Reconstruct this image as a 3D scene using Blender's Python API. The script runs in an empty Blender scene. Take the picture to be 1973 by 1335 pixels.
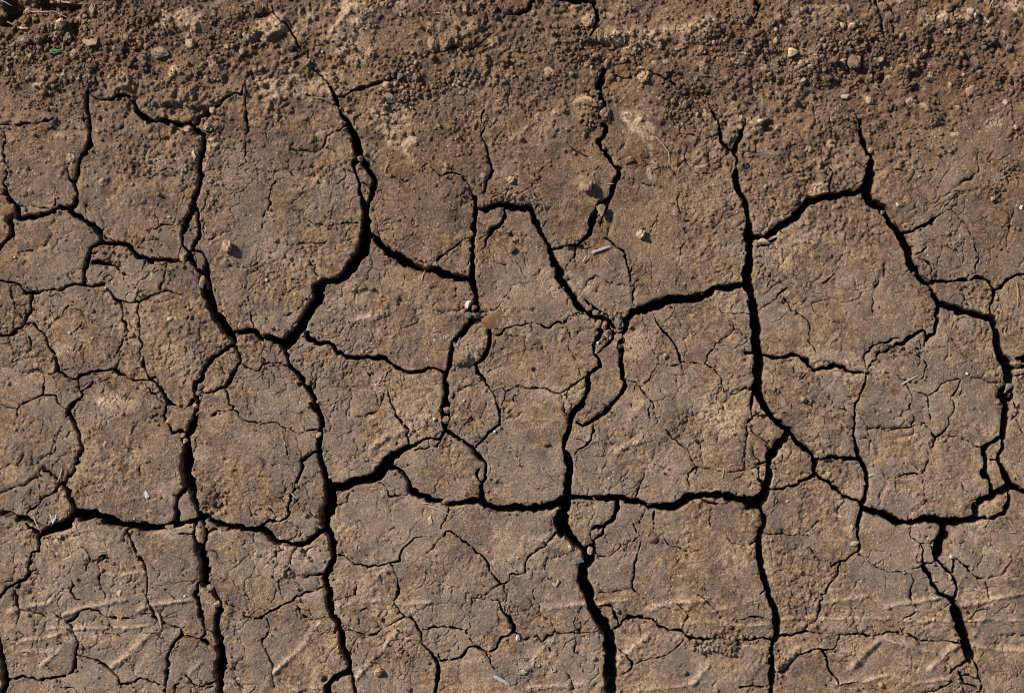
import bpy, math, random
import numpy as np
from mathutils import Vector

# ------------------------------------------------------------------ camera, sky, sun, exposure
scene = bpy.context.scene
C = scene.collection
MM = 0.001                      # one photo pixel of ground is one millimetre
W, H = 1973.0, 1335.0
def wx(px): return (px - W / 2) * MM
def wy(py): return (H / 2 - py) * MM

cam_d = bpy.data.cameras.new("camera")
cam = bpy.data.objects.new("camera", cam_d)
C.objects.link(cam)
CAM_Z = 4.6
cam.location = (0, 0, CAM_Z)
cam_d.sensor_width = 36
cam_d.lens = 36 * CAM_Z / (W * MM)
cam_d.clip_start = 0.05
cam_d.clip_end = 200
scene.camera = cam

SUN_EL = math.radians(34)
SUN_DIR = Vector((-0.83 * math.cos(SUN_EL), 0.56 * math.cos(SUN_EL), math.sin(SUN_EL))).normalized()   # towards the sun
world = bpy.data.worlds.new("World")
scene.world = world
world.use_nodes = True
wn = world.node_tree
wn.nodes.clear()
sky = wn.nodes.new("ShaderNodeTexSky")
sky.sky_type = 'NISHITA'
sky.sun_disc = False
sky.sun_elevation = SUN_EL
sky.sun_rotation = math.atan2(SUN_DIR.x, SUN_DIR.y) % (2 * math.pi)
bg = wn.nodes.new("ShaderNodeBackground")
bg.inputs['Strength'].default_value = 0.06
wo = wn.nodes.new("ShaderNodeOutputWorld")
wn.links.new(sky.outputs[0], bg.inputs['Color'])
wn.links.new(bg.outputs[0], wo.inputs['Surface'])
sun_d = bpy.data.lights.new("sun", 'SUN')
sun_d.energy = 5.0
sun_d.angle = math.radians(0.5)
sun_d.color = (1.0, 0.92, 0.815)
sun = bpy.data.objects.new("sun", sun_d)
C.objects.link(sun)
sun.rotation_euler = (-SUN_DIR).to_track_quat('-Z', 'Y').to_euler()
scene.cycles.filter_width = 1.05
scene.view_settings.view_transform = 'Standard'
scene.view_settings.look = 'None'
scene.view_settings.exposure = 0.28
scene.view_settings.gamma = 1.0
scene.view_settings.use_curve_mapping = False

# ------------------------------------------------------------------ materials
def new_mat(name):
    m = bpy.data.materials.new(name)
    m.use_nodes = True
    nt = m.node_tree
    b = nt.nodes['Principled BSDF']
    b.inputs['Roughness'].default_value = 0.92
    b.inputs['Specular IOR Level'].default_value = 0.18
    return m, nt, b
def node(nt, kind, **kw):
    n = nt.nodes.new(kind)
    for k, v in kw.items(): setattr(n, k, v)
    return n
def noise(nt, vec, scale, detail=4, rough=0.6, off=0):
    n = node(nt, "ShaderNodeTexNoise")
    n.inputs['Scale'].default_value = scale
    n.inputs['Detail'].default_value = detail
    n.inputs['Roughness'].default_value = rough
    if off:
        a = node(nt, "ShaderNodeVectorMath", operation='ADD')
        a.inputs[1].default_value = (off, off * 1.7, -off * .6)
        nt.links.new(vec, a.inputs[0]); vec = a.outputs[0]
    nt.links.new(vec, n.inputs['Vector'])
    return n.outputs['Fac']
def ramp(nt, fac, a, b):
    r = node(nt, "ShaderNodeMapRange")
    r.clamp = True
    r.inputs['From Min'].default_value = a; r.inputs['From Max'].default_value = b
    nt.links.new(fac, r.inputs['Value'])
    return r.outputs['Result']
def mix(nt, fac, a, b, mode='MIX'):
    m = node(nt, "ShaderNodeMix", data_type='RGBA', blend_type=mode)
    def put(sock, v):
        if isinstance(v, bpy.types.NodeSocket): nt.links.new(v, sock)
        elif isinstance(v, (int, float)): sock.default_value = v
        else: sock.default_value = (*v, 1)
    put(m.inputs['Factor'], fac); put(m.inputs['A'], a); put(m.inputs['B'], b)
    return m.outputs['Result']
def math_(nt, op, a, b):
    m = node(nt, "ShaderNodeMath", operation=op)
    for s, v in zip(m.inputs, (a, b)):
        if isinstance(v, bpy.types.NodeSocket): nt.links.new(v, s)
        else: s.default_value = v
    return m.outputs[0]

def soil_material(name, world_space, gain=1.0):
    m, nt, b = new_mat(name)
    if world_space:
        vec = node(nt, "ShaderNodeNewGeometry").outputs['Position']
    else:
        vec = node(nt, "ShaderNodeTexCoord").outputs['Object']
        oi = node(nt, "ShaderNodeObjectInfo")
        v = node(nt, "ShaderNodeVectorMath", operation='ADD')
        nt.links.new(vec, v.inputs[0]); nt.links.new(oi.outputs['Location'], v.inputs[1])
        vec = v.outputs[0]
    broad = noise(nt, vec, 7, 3, .55)
    blot = noise(nt, vec, 28, 6, .65, 3.1)
    skin = noise(nt, vec, 42, 6, .62, 7.7)
    grit = noise(nt, vec, 260, 4, .7, 1.3)
    fine = noise(nt, vec, 640, 2, .6, 5.9)
    sharp = noise(nt, vec, 420, 3, .65, 6.6)
    col = mix(nt, ramp(nt, blot, .40, .60), (0.093*gain, 0.057*gain, 0.036*gain), (0.217*gain, 0.140*gain, 0.087*gain))
    col = mix(nt, ramp(nt, broad, .44, .62), col, mix(nt, .5, col, (0.247*gain, 0.165*gain, 0.098*gain)))
    mott = noise(nt, vec, 95, 5, .7, 9.1)
    col = mix(nt, math_(nt, 'MULTIPLY', ramp(nt, mott, .49, .58), .8), col, (0.278*gain, 0.193*gain, 0.124*gain))     # pale dusty spots
    col = mix(nt, math_(nt, 'MULTIPLY', ramp(nt, mott, .46, .37), .6), col, (0.075*gain, 0.047*gain, 0.030*gain))
    col = mix(nt, math_(nt, 'MULTIPLY', ramp(nt, skin, .51, .60), .6), col, (0.142*gain, 0.106*gain, 0.089*gain))     # grey dried skin
    plum = noise(nt, vec, 16, 5, .65, 15.2)
    col = mix(nt, math_(nt, 'MULTIPLY', ramp(nt, plum, .50, .59), .75), col, (0.113*gain, 0.083*gain, 0.070*gain))     # purplish damp-dried silt
    chalk = noise(nt, vec, 11, 6, .7, 21.4)
    col = mix(nt, math_(nt, 'MULTIPLY', ramp(nt, chalk, .52, .60), .55), col, (0.313*gain, 0.232*gain, 0.157*gain))     # dusty dry silt
    sk = node(nt, "ShaderNodeAttribute", attribute_name="skin")
    col = mix(nt, math_(nt, 'MULTIPLY', sk.outputs['Fac'], .62), col, mix(nt, ramp(nt, blot, .42, .58), (.104*gain, .082*gain, .071*gain), (.150*gain, .116*gain, .096*gain)))     # smooth grey-mauve skin
    rust = noise(nt, vec, 55, 5, .6, 11.3)
    col = mix(nt, math_(nt, 'MULTIPLY', ramp(nt, rust, .54, .64), .38), col, (0.166*gain, 0.088*gain, 0.040*gain))
    la = node(nt, "ShaderNodeAttribute", attribute_name="loose")
    col = mix(nt, math_(nt, 'MULTIPLY', la.outputs['Fac'], .32), col, (0.089*gain, 0.053*gain, 0.032*gain))     # freshly broken crumb soil is browner
    da = node(nt, "ShaderNodeAttribute", attribute_name="damp")
    col = mix(nt, da.outputs['Fac'], col, mix(nt, 1.0, col, (.68, .605, .555), 'MULTIPLY'))     # soil not yet dried out
    pa = node(nt, "ShaderNodeAttribute", attribute_name="pale")
    pf = math_(nt, 'MULTIPLY', pa.outputs['Fac'], ramp(nt, noise(nt, vec, 70, 8, .72, 2.2), .43, .53))
    col = mix(nt, pf, col, (0.445*gain, 0.324*gain, 0.217*gain))                              # pale dried crust
    g = ramp(nt, grit, .36, .64)
    gg = node(nt, "ShaderNodeCombineColor")
    gv = math_(nt, 'ADD', math_(nt, 'MULTIPLY', math_(nt, 'ADD', math_(nt, 'MULTIPLY', g, .55), math_(nt, 'MULTIPLY', ramp(nt, sharp, .38, .62), .68)), 1.0), .46)
    for s in gg.inputs[:3]: nt.links.new(gv, s)
    col = mix(nt, 1.0, col, gg.outputs[0], 'MULTIPLY')
    col = mix(nt, math_(nt, 'MULTIPLY', ramp(nt, fine, .60, .68), .7), col, (.40, .30, .20))      # pale sand grains
    col = mix(nt, math_(nt, 'MULTIPLY', ramp(nt, fine, .40, .32), .6), col, (.150, .078, .036))    # rusty grains
    vo = node(nt, "ShaderNodeTexVoronoi", feature='F1')
    vo.inputs['Scale'].default_value = 210
    nt.links.new(vec, vo.inputs['Vector'])
    sx = node(nt, "ShaderNodeSeparateColor")
    nt.links.new(vo.outputs['Color'], sx.inputs[0])
    spark = math_(nt, 'MULTIPLY', ramp(nt, sx.outputs[0], .93, .935), ramp(nt, vo.outputs['Distance'], .34, .22))
    col = mix(nt, spark, col, (.50, .41, .30))                                           # small light mineral grains
    nt.links.new(col, b.inputs['Base Color'])
    bp = node(nt, "ShaderNodeBump")
    bp.inputs['Strength'].default_value = 0.9
    bp.inputs['Distance'].default_value = 0.0042
    nt.links.new(math_(nt, 'SUBTRACT', 1.0, math_(nt, 'MULTIPLY', sk.outputs['Fac'], .5)), bp.inputs['Strength'])
    nt.links.new(math_(nt, 'ADD', noise(nt, vec, 230, 5, .72, 4.4), math_(nt, 'MULTIPLY', noise(nt, vec, 700, 2, .5, 8.8), .35)), bp.inputs['Height'])
    nt.links.new(bp.outputs[0], b.inputs['Normal'])
    return m
def plain_material(name, c1, c2, scale=120, rough=.85, bump=.0008):
    m, nt, b = new_mat(name)
    vec = node(nt, "ShaderNodeTexCoord").outputs['Object']
    oi = node(nt, "ShaderNodeObjectInfo")
    v = node(nt, "ShaderNodeVectorMath", operation='ADD')
    nt.links.new(vec, v.inputs[0]); nt.links.new(oi.outputs['Location'], v.inputs[1])
    vec = v.outputs[0]
    n1 = noise(nt, vec, scale, 5, .65)
    n2 = noise(nt, vec, scale * 4, 3, .6, 2.0)
    col = mix(nt, ramp(nt, n1, .35, .65), c1, c2)
    col = mix(nt, math_(nt, 'MULTIPLY', ramp(nt, n2, .5, .7), .4), col, tuple(x * .55 for x in c1))
    nt.links.new(col, b.inputs['Base Color'])
    b.inputs['Roughness'].default_value = rough
    bp = node(nt, "ShaderNodeBump")
    bp.inputs['Strength'].default_value = .6; bp.inputs['Distance'].default_value = bump
    nt.links.new(n2, bp.inputs['Height']); nt.links.new(bp.outputs[0], b.inputs['Normal'])
    return m
M_SOIL = soil_material("cracked_soil", True, 1.34)
M_CLOD = soil_material("clod_soil", False, 1.15)
M_CRUMB = soil_material("crumb_soil", False, 1.1)
M_DARK = soil_material("damp_clod_soil", False, .68)
MATS = {
    'soil': M_CLOD, 'dark': M_DARK,
    'pale': soil_material("pale_clay", False, 1.8),
    'tan': plain_material("tan_pebble", (.24, .145, .08), (.32, .20, .115), 90),
    'brown': soil_material("brown_pebble", False, 1.3),
    'grey': plain_material("grey_pebble", (.13, .115, .10), (.19, .165, .14), 90),
    'orange': plain_material("rust_stone", (.15, .082, .046), (.25, .145, .083), 60),
    'red': plain_material("red_stone", (.13, .075, .055), (.20, .125, .09), 70),
    'white': plain_material("white_stone", (.42, .385, .34), (.58, .55, .50), 150),
    'chip': plain_material("pale_chip", (.36, .28, .19), (.47, .37, .26), 150),
    'straw': plain_material("dry_straw", (.34, .25, .145), (.45, .35, .22), 200, .7, .0003),
    'bleached': plain_material("bleached_straw", (.33, .28, .22), (.45, .39, .32), 200, .7, .0003),
    'bark': plain_material("grey_bark", (.34, .31, .28), (.50, .46, .41), 200, .8, .0006),
    'green': plain_material("dull_green_grass", (.10, .17, .09), (.15, .23, .13), 150, .7, .0003),
    'blueleaf': plain_material("pale_dry_leaf", (.36, .40, .38), (.52, .55, .51), 150, .7, .0003),
}

# ------------------------------------------------------------------ crack survey: tile letter, then x,y,width in tile units
CRACKS = """
A 500,530,10 505,580,18 505,640,22 505,700,20 525,770,22 520,830,28 480,890,30 455,950,18 455,1010,20 430,1060,18 445,1100,14 430,1140,30 415,1180,26 430,1220,24 480,1245,22 530,1280,30 565,1335,30 580,1400,22
A 395,920,6 395,1000,8 420,1050,10 440,1075,10
A 125,1250,24 200,1235,26 280,1215,24 350,1180,26 415,1170,24
A 15,770,8 12,850,8 30,920,10 50,980,8 20,1050,8 30,1110,25 60,1160,25 110,1220,26 125,1250,26
A 60,1240,24 70,1300,30 72,1335,30 55,1370,24 0,1425,18 -60,1440,16
A 500,530,10 560,575,8 640,578,14 690,555,24 730,570,14 770,620,24 810,670,28 850,705,24 930,695,26 1010,715,26 1080,710,20 1130,740,26 1160,770,28 1155,860,28 1150,940,30 1150,1010,34 1130,1080,18 1105,1140,36 1085,1220,32 1070,1290,28 1050,1335,22
A 1110,720,14 1140,680,20 1180,650,26 1195,610,24 1250,590,12 1310,560,14 1380,540,12 1400,500,8
A 1420,360,8 1415,450,13 1405,540,8 1405,620,9 1400,680,13 1405,760,10 1402,840,8 1405,900,6 1410,935,3 1360,950,3
A 1105,1160,12 1120,1190,16 1135,1240,22 1140,1335,20
A 850,1330,6 930,1300,8 1000,1305,6 1030,1290,5 1060,1250,4
A 0,730,6 80,720,8 150,715,10 260,685,8 320,680,6
A 420,690,5 490,690,8
A 540,755,4 610,765,5 640,765,3
A 300,1190,8 320,1150,10 315,1080,4
A 60,1180,5 180,1190,4 290,1180,5
B 90,0,8 90,60,10 130,100,14 165,140,16 190,190,16 215,240,18 230,290,14 280,340,10 320,390,10 370,430,12 400,470,22 420,530,30 450,580,26 465,620,18 490,670,22 520,730,36 550,800,48 570,860,44 565,900,30 538,940,24 550,990,14 565,1040,18 570,1100,22 585,1150,30 605,1190,46 610,1240,52 615,1335,50
B 575,890,30 600,930,28 640,960,34 670,1000,24 670,1050,28 650,1100,26 630,1150,24 610,1190,30
B 560,1040,12 600,1040,10 640,1065,8
B 440,550,18 500,550,14 560,520,24 620,510,16 680,480,28 740,450,16 800,420,14 850,380,6
B 270,545,8 340,560,8 410,585,8 440,595,10
B 940,350,10 980,305,14 1040,300,12 1100,265,14 1160,285,20 1230,270,16 1270,240,12 1340,200,8
B 1310,110,10 1330,90,18 1360,60,14 1400,75,20 1460,75,18 1500,70,18 1535,68,24 1560,30,24 1580,0,18
B 0,100,16 30,85,14 60,70,12 90,60,8
B 1280,630,10 1275,680,10 1295,720,6 1270,770,8 1300,850,12 1315,920,12 1335,965,10 1310,1020,14 1290,1090,14 1280,1105,10
B 1235,1130,16 1243,1190,22 1240,1250,22 1225,1335,18
B 1245,1190,24 1320,1195,20 1380,1180,28 1440,1185,34 1483,1190,34 1543,1200,34 1578,1240,28 1603,1300,28 1615,1345,24
B 1410,1200,14 1400,1240,14 1370,1290,24 1320,1325,20 1285,1395,12 1260,1420,6
B 440,745,8 490,715,10
B 190,855,5 250,870,8 320,885,5 370,840,7 385,780,6 420,750,4
B 400,850,4 440,880,8 470,890,6
B 60,990,6 100,985,8 160,985,6 200,1010,4
B 100,1040,6 60,1110,8 45,1180,8 10,1240,6 5,1300,5
B 200,1170,4 260,1240,5 310,1290,5 380,1310,8 430,1300,8 480,1280,6 560,1275,5
B 750,1010,5 840,1030,5 890,1000,4 940,970,4 990,940,5
B 985,930,5 1000,980,8 1030,1010,8 1060,1020,8 1090,1000,10 1150,1000,10 1180,1050,8 1210,1110,10 1235,1135,12
C 370,0,40 425,15,24 440,60,16 460,110,16 430,170,12 420,210,10
C 350,90,5 355,140,6
C 490,375,26 475,450,34 460,510,28 480,560,24 500,600,14 460,630,10 470,690,14 510,720,26 480,770,24 455,810,28 480,860,16 520,900,18 540,950,14 575,980,24 570,1020,30 535,1080,36 510,1140,24 460,1180,26 430,1240,30 415,1290,24 400,1340,26 370,1380,20 330,1405,16 260,1400,14 230,1410,12 180,1412,14
C 510,1150,20 505,1200,12 470,1250,10 460,1290,8
C 560,415,10 590,432,14 640,430,12
C 770,420,10 850,460,12 900,500,12 930,530,10
C 1080,620,8 1110,650,16 1135,720,14 1145,780,20 1165,830,22 1225,860,16 1238,885,26 1250,910,16 1245,960,12 1240,1010,34 1255,1070,36 1285,1130,30 1295,1200,32 1300,1270,36 1305,1335,42
C 1305,690,8 1275,760,20 1250,820,26 1235,880,28
C 1350,0,14 1375,40,18 1365,80,6 1320,120,6
C 1390,70,6 1440,100,6
C 760,1000,3 860,930,4 900,1000,5 915,1080,6 900,1160,6 910,1210,8 940,1260,6 1000,1280,4 1080,1280,3
C 940,890,5 970,950,6 1010,985,5 1090,990,4
C 910,770,4 960,775,6 1040,780,4
C 640,1045,3 760,1075,4 830,1075,3
C 140,1010,5 100,1050,6 100,1090,6 130,1160,6 90,1210,8
C 260,750,4 290,830,6 350,870,6 420,890,4
C 780,1220,4 770,1280,4 750,1320,5
C 320,550,5 390,530,5 430,570,8
D 520,670,8 550,700,16 555,770,24 570,830,30 585,870,24 620,900,30 608,970,42 590,1040,52 580,1100,46 600,1140,50 650,1170,52 700,1210,56 740,1270,54 785,1320,58 820,1400,58 840,1440,48 840,1510,44 880,1570,44 920,1610,34 950,1620,20 945,1660,18
D 580,1060,30 550,1085,32 510,1105,34 430,1110,40 360,1120,40 290,1140,42 230,1170,44 200,1210,44 150,1270,50 90,1310,44 40,1340,40 0,1360,26 -60,1350,20 -110,1350,30
D 800,1335,20 880,1305,14 940,1275,14 990,1230,10 1010,1190,5 1040,1160,5
D 990,1220,8 1060,1215,8 1090,1180,8 1105,1130,5
D 1060,1215,6 1110,1250,6 1150,1300,5 1170,1345,5
D 640,0,16 660,60,14 680,140,12 680,190,8
D 690,0,6 710,40,8 740,80,6 745,140,8 745,185,5
D 710,65,6 770,85,8
D 1140,0,12 1120,40,10 1080,60,8 1090,110,10 1085,150,10 1030,170,6 1000,200,4
D 1080,60,5 1020,80,5 950,115,4
D 380,1095,6 375,1040,8 390,980,8 370,940,6 350,900,4 340,880,3
D 630,985,4 700,985,4 780,970,5 840,985,3 900,980,4 975,970,4
D 1225,870,6 1220,950,8 1220,990,6 1170,1025,8 1120,1035,8
D 1390,980,5 1400,1060,4
D 580,960,8 520,930,5 470,890,5
D 540,960,5 590,985,6
D 800,900,3 790,970,3
D 1420,1200,4 1400,1300,4
D 1120,1035,5 1100,1060,4 1050,1090,3
D 590,1190,6 640,1230,5 690,1250,4
E 565,40,22 575,85,18 620,100,18 680,85,24 730,105,22 790,155,26 850,175,22 940,190,22 1000,195,22 1030,205,16
E 1050,0,20 1035,50,20 1035,100,18 1070,140,18 1090,180,26 1120,220,24 1145,260,26 1150,320,26 1170,370,50 1210,440,56 1250,510,58 1290,580,56 1330,640,40 1345,690,18 1355,740,14 1365,770,14 1330,840,22 1290,900,18 1240,920,18 1210,940,14 1150,940,10
E 1030,205,14 1050,200,22 1080,170,20
E 1140,0,18 1125,80,16 1105,130,18 1160,140,18 1180,165,10 1185,210,16 1175,250,36 1190,310,22 1200,380,20
E 1035,90,10 1070,135,10 1105,130,10
E 1025,90,6 1015,190,7
E 575,50,10 620,65,10 660,85,8
E 575,95,16 530,130,22 510,190,22 495,260,20 490,320,16 430,325,16 385,330,18 365,360,14 320,350,12 260,355,10 200,370,18 160,365,14 120,315,14 60,300,14 0,290,18
E 490,320,14 540,330,16 600,325,14 640,360,14 670,395,18 690,430,14 710,490,12 720,560,12 735,590,8
E 540,200,20 600,215,22 660,225,14 740,260,5
E 190,370,18 185,450,12 155,510,18 150,545,14 110,575,12 50,605,12 0,615,14
E 155,545,12 210,555,12 255,600,14 290,670,14 325,740,14 325,820,16 370,850,14 430,865,16 470,850,14 530,830,14 590,805,14 650,805,14 700,840,16 760,865,14 850,865,14 890,860,14
E 80,340,8 90,440,6 130,510,8
E 690,410,12 740,420,10 790,425,12 840,395,12 910,365,8 960,360,6 1040,385,5
E 920,350,8 930,290,8 940,210,8
E 790,430,12 795,490,12 795,550,12 780,620,10 800,660,12 800,720,8 820,760,12 850,840,12 880,880,14 930,940,18 960,975,20 1010,1010,12 1060,1020,10 1100,990,20
E 730,590,6 690,650,10 675,700,10 660,730,5
E 690,710,6 680,770,8 660,800,10 640,850,5 550,890,6
E 900,870,5 940,930,6
E 835,870,4 850,920,5 900,970,6 950,985,5
E 960,980,14 960,1030,14 935,1075,16 970,1110,14 985,1170,14 1020,1160,14 1060,1180,20
E 880,1060,5 935,1075,8
E 1340,670,20 1290,700,24 1230,745,24 1180,790,26 1160,850,24 1125,890,26 1125,960,34 1130,1020,30 1110,1090,40 1085,1170,50 1060,1230,50 1060,1335,56 1070,1400,50 1070,1460,50 1085,1500,38
E 1310,600,24 1370,595,30 1430,575,34 1465,580,28 1485,620,34 1543,622,36 1590,640,36 1633,665,60
E 1330,620,8 1400,610,6 1450,630,5
E 1370,770,6 1410,800,8 1483,810,8
E 1285,910,6 1310,980,8 1335,1030,10 1330,1055,6 1250,1060,5 1215,1085,4
E 1340,1055,6 1400,1105,8 1483,1110,8
E 180,820,6 240,825,8 320,835,8
E 250,835,6 250,940,8 190,960,8 130,980,8 95,1015,8 50,1005,8 0,990,8
E 95,1015,6 100,1080,6 95,1140,3
E 250,940,6 320,955,8 340,1000,8 385,1035,8
E 440,870,12 455,930,12 475,960,14 460,985,16 420,1010,20 395,1045,22 410,1080,20 440,1130,16 460,1190,18 485,1255,20 460,1300,18 455,1335,16 430,1360,18 405,1410,18 365,1450,16 350,1465,14 390,1500,26 405,1550,26 430,1600,36
E 470,940,10 500,925,10 530,900,14 540,880,14
E 0,800,3 60,800,4 120,830,4 180,825,4
E 390,440,6 340,500,8 290,550,8 260,590,6
E 410,460,4 460,470,5 485,500,5 460,550,5 420,590,4
E 500,390,5 450,445,5
E 130,580,5 170,640,5 185,700,4
E 1050,480,4 1150,450,5 1190,440,6
E 420,740,3 450,810,3
E 1420,390,4 1440,470,6 1470,570,8
E 1310,215,3 1400,225,6 1450,210,5 1483,190,4
E 830,70,6 790,110,6
E 325,1180,3 320,1270,4 280,1300,6
F 610,0,52 605,60,60 590,130,70 540,190,60 490,250,50 430,290,44 370,310,50 335,360,60 330,410,66 280,460,60 240,520,64 200,590,66 155,650,64 155,680,30 165,740,20 180,800,22 230,850,24 270,900,26 295,950,34 320,1010,30 340,1070,36 345,1140,30 345,1200,34 350,1270,30 365,1340,20 372,1450,24 382,1550,30 402,1620,36
F 140,660,30 100,640,40 60,622,36
F 215,890,10 250,875,12 
F 285,1000,14 310,1040,14
F 645,45,30 690,90,40 740,130,44 810,170,50 870,205,40 950,235,42 1030,255,40 1110,280,36 1180,290,38 1225,290,36
F 1220,0,12 1220,80,16 1225,160,22 1230,230,26 1225,310,44 1235,380,34 1245,440,26 1240,490,20 1200,540,28 1160,590,30 1120,640,28 1100,700,24 1085,770,22 1060,820,26 1060,870,26 1070,930,28 1065,990,30 1065,1050,50 1065,1110,44 1070,1150,30
F 1225,440,20 1195,500,24 1200,540,20
F 260,600,24 300,640,24 350,655,22 410,665,20 440,700,22 500,745,24 560,745,24 640,750,22 710,750,24 760,785,18 830,820,18 905,830,18 950,810,16 1010,810,16 1060,825,20
F 1070,1150,26 1030,1195,16 980,1195,14 920,1215,14 860,1245,30 810,1280,40 770,1310,50 740,1350,58 680,1405,64 620,1440,52 550,1457,54 470,1478,50 410,1490,44
F 1040,1200,10 1010,1245,10 940,1250,8 890,1260,8
F 1090,1155,24 1150,1195,20 1200,1225,18 1240,1255,26 1265,1310,26 1290,1360,20 1290,1430,16 1270,1460,18 1265,1510,24 1260,1560,36
F 1260,1390,10 1240,1415,10 1262,1455,10
F 1250,510,10 1310,560,10 1320,600,20 1310,680,24 1280,740,22 1245,770,18 1250,820,20 1290,870,16 1310,910,10 1345,935,8 1355,1000,10 1370,1060,14 1365,1120,12 1330,1160,16 1280,1220,14 1250,1250,12
F 1320,600,10 1380,600,12 1440,570,10 1483,565,10 1543,550,8 1603,560,8 1643,575,8 1693,545,10 1743,560,8 1773,510,8 1833,490,6
F 1345,930,6 1390,910,6 1415,930,6 1420,980,6 1380,1050,8
F 1415,930,4 1450,905,6 1483,905,8 1563,912,8 1633,905,8 1683,930,8 1723,935,8 1783,890,10 1833,850,10 1883,825,14
F 1265,865,10 1230,890,8 1150,930,5 1110,970,4
F 735,780,8 715,840,6 710,900,6 740,970,8 780,1060,10 830,1110,10 855,1140,14 855,1200,12 850,1240,12
F 140,95,4 250,98,5 350,95,5 380,80,4
F 260,120,5 280,190,6 325,260,6 340,285,6
F 0,1115,5 80,1115,6 160,1135,8 240,1165,6 325,1155,8
F 0,650,5 15,720,7 40,770,8 0,805,10
F 40,775,8 110,775,8 175,800,10
F 240,1330,14 300,1300,12 345,1280,12
F 1220,50,5 1160,70,5 1100,130,8 1030,190,8
F 1300,100,3 1320,150,4
F 900,180,4 940,190,5
F 130,1160,3 140,1230,4 150,1300,4
F 1170,455,5 1090,470,5 1030,470,3
F 820,320,4 830,270,6
F 600,420,3 590,460,3
F 550,1075,3 610,1078,4 680,1040,4 710,940,3
F 1270,465,5 1310,470,5 1330,465,4 1380,440,5 1410,390,6 1440,350,4
G 120,0,22 140,50,22 175,110,26 200,170,36 225,240,44 250,310,48 290,370,42 330,430,44 370,470,36 420,500,40 470,530,40 510,580,44 545,620,28 580,650,26
G 380,400,12 430,450,16 480,490,16 540,570,16
G 435,530,14 460,600,20 440,660,16 445,710,14 465,740,20 465,780,18 430,815,18 390,845,24 400,900,28 380,960,28 340,1020,30 300,1080,36 285,1150,34 260,1210,36 250,1260,24 275,1300,42 285,1360,44 285,1450,46 280,1520,52 265,1600,58 245,1660,66 250,1730,50
G 545,610,14 510,660,16 470,710,10
G 565,650,20 575,690,26 575,750,24 590,820,24 600,890,18 600,930,20 570,975,20 510,1030,22 460,1080,18 420,1100,16 370,1120,14 335,1110,12
G 440,1095,10 440,1150,10 410,1190,12 380,1250,10 330,1280,10 320,1310,8
G 550,620,16 590,590,22 600,550,30 615,510,36 650,475,50 720,460,54 790,430,54 850,415,52 920,405,50 1000,395,46 1060,380,46 1110,355,40 1180,345,36 1240,340,36 1310,340,40
G 1305,0,42 1310,60,50 1320,130,56 1325,200,56 1315,270,60 1315,350,56 1335,430,50 1345,520,52 1355,600,52 1360,680,58 1368,760,60 1365,840,58 1365,900,56 1390,970,40 1420,1025,36 1455,1070,30 1493,1110,34 1543,1160,36 1593,1210,34 1643,1250,28 1693,1290,30 1703,1340,24 1703,1380,22 1703,1420,20
G 1345,930,20 1330,980,18 1330,1030,14
G 1345,105,8 1410,95,10 1483,70,16
G 765,490,6 775,530,8 810,570,12 850,620,14 900,680,14 915,720,12 925,760,10 925,790,6
G 930,760,8 990,765,8 1060,770,8 1110,810,8 1155,855,8 1165,900,6 1185,945,8 1240,935,8 1300,910,10 1345,915,12
G 1060,765,6 1100,690,7 1150,650,7 1200,610,6 1230,580,6 1230,520,6
G 1130,450,5 1160,480,6 1230,490,7 1330,495,7
G 1230,580,3 1290,630,4 1330,640,4
G 920,780,6 850,785,5 800,775,6 760,830,6 740,870,6 710,890,5
G 930,790,5 950,850,4
G 605,885,8 670,885,8 700,920,8 740,970,8 770,1020,8 785,1055,6
G 740,970,4 760,1100,4
G 850,1155,6 900,1210,8 960,1260,8 1010,1335,7
G 900,1210,5 940,1160,6 950,1110,4 940,1060,4
G 500,60,10 550,90,12 595,130,14 610,200,10 640,270,10 655,340,8 658,400,8 655,440,6
G 660,200,6 640,250,5
G 320,110,10 320,150,8 290,220,8 270,240,6
G 340,345,5 390,310,6 440,270,7 490,300,5 560,310,3 630,320,3
G 275,580,6 300,620,4 290,700,4 330,800,4 345,830,4
G 240,940,6 260,1000,6 265,1060,8 285,1075,8
G 290,900,4 270,970,5
G 1345,1070,8 1390,1040,8
G 1335,1030,8 1340,1090,8 1310,1130,8 1325,1160,8 1300,1220,8 1290,1310,8 1285,1350,7 1285,1370,6
G 1340,1150,6 1390,1200,8 1435,1260,8
G 1400,1080,8 1460,1065,10
G 950,0,4 940,80,4 930,160,3
G 1543,1160,40 1490,1220,42 1445,1290,42 1425,1360,40 1408,1460,44 1395,1520,44 1385,1590,36
H 965,380,24 990,430,30 980,510,24 965,590,20 925,615,18 910,650,10 895,680,6
H 960,300,14 950,340,18 965,390,24
H 990,430,28 1060,455,32 1120,475,38 1190,495,36 1260,515,34 1300,515,30
H 950,300,16 1030,300,16 1110,295,16 1180,280,14 1210,270,16 1260,290,16 1295,330,18 1310,360,20 1295,400,16 1280,440,14 1290,500,16
H 1310,360,14 1345,345,14 1370,300,16 1430,270,14 1483,265,12 1530,250,10
H 1440,265,8 1490,298,12
H 1290,510,34 1315,580,44 1340,660,46 1365,740,50 1400,790,56 1405,840,56 1395,880,40 1365,920,24 1365,960,36 1375,1020,40 1375,1090,40 1365,1160,44 1365,1200,20 1350,1260,24 1325,1300,20 1330,1345,24 1365,1400,34 1395,1450,44
H 1410,870,22 1405,940,20 1385,980,30
H 1410,795,36 1450,790,20 1490,780,18
H 1440,740,20 1500,745,40
H 1420,850,14 1500,838,10
H 1350,1190,24 1280,1220,24 1250,1270,24 1250,1335,22 1262,1390,24 1292,1440,26 1285,1520,28
H -100,715,20 0,722,20 60,740,20 150,730,18 210,750,20 250,770,18 290,820,20 340,800,18 400,780,18 450,800,18 520,815,18 590,820,20
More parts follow.
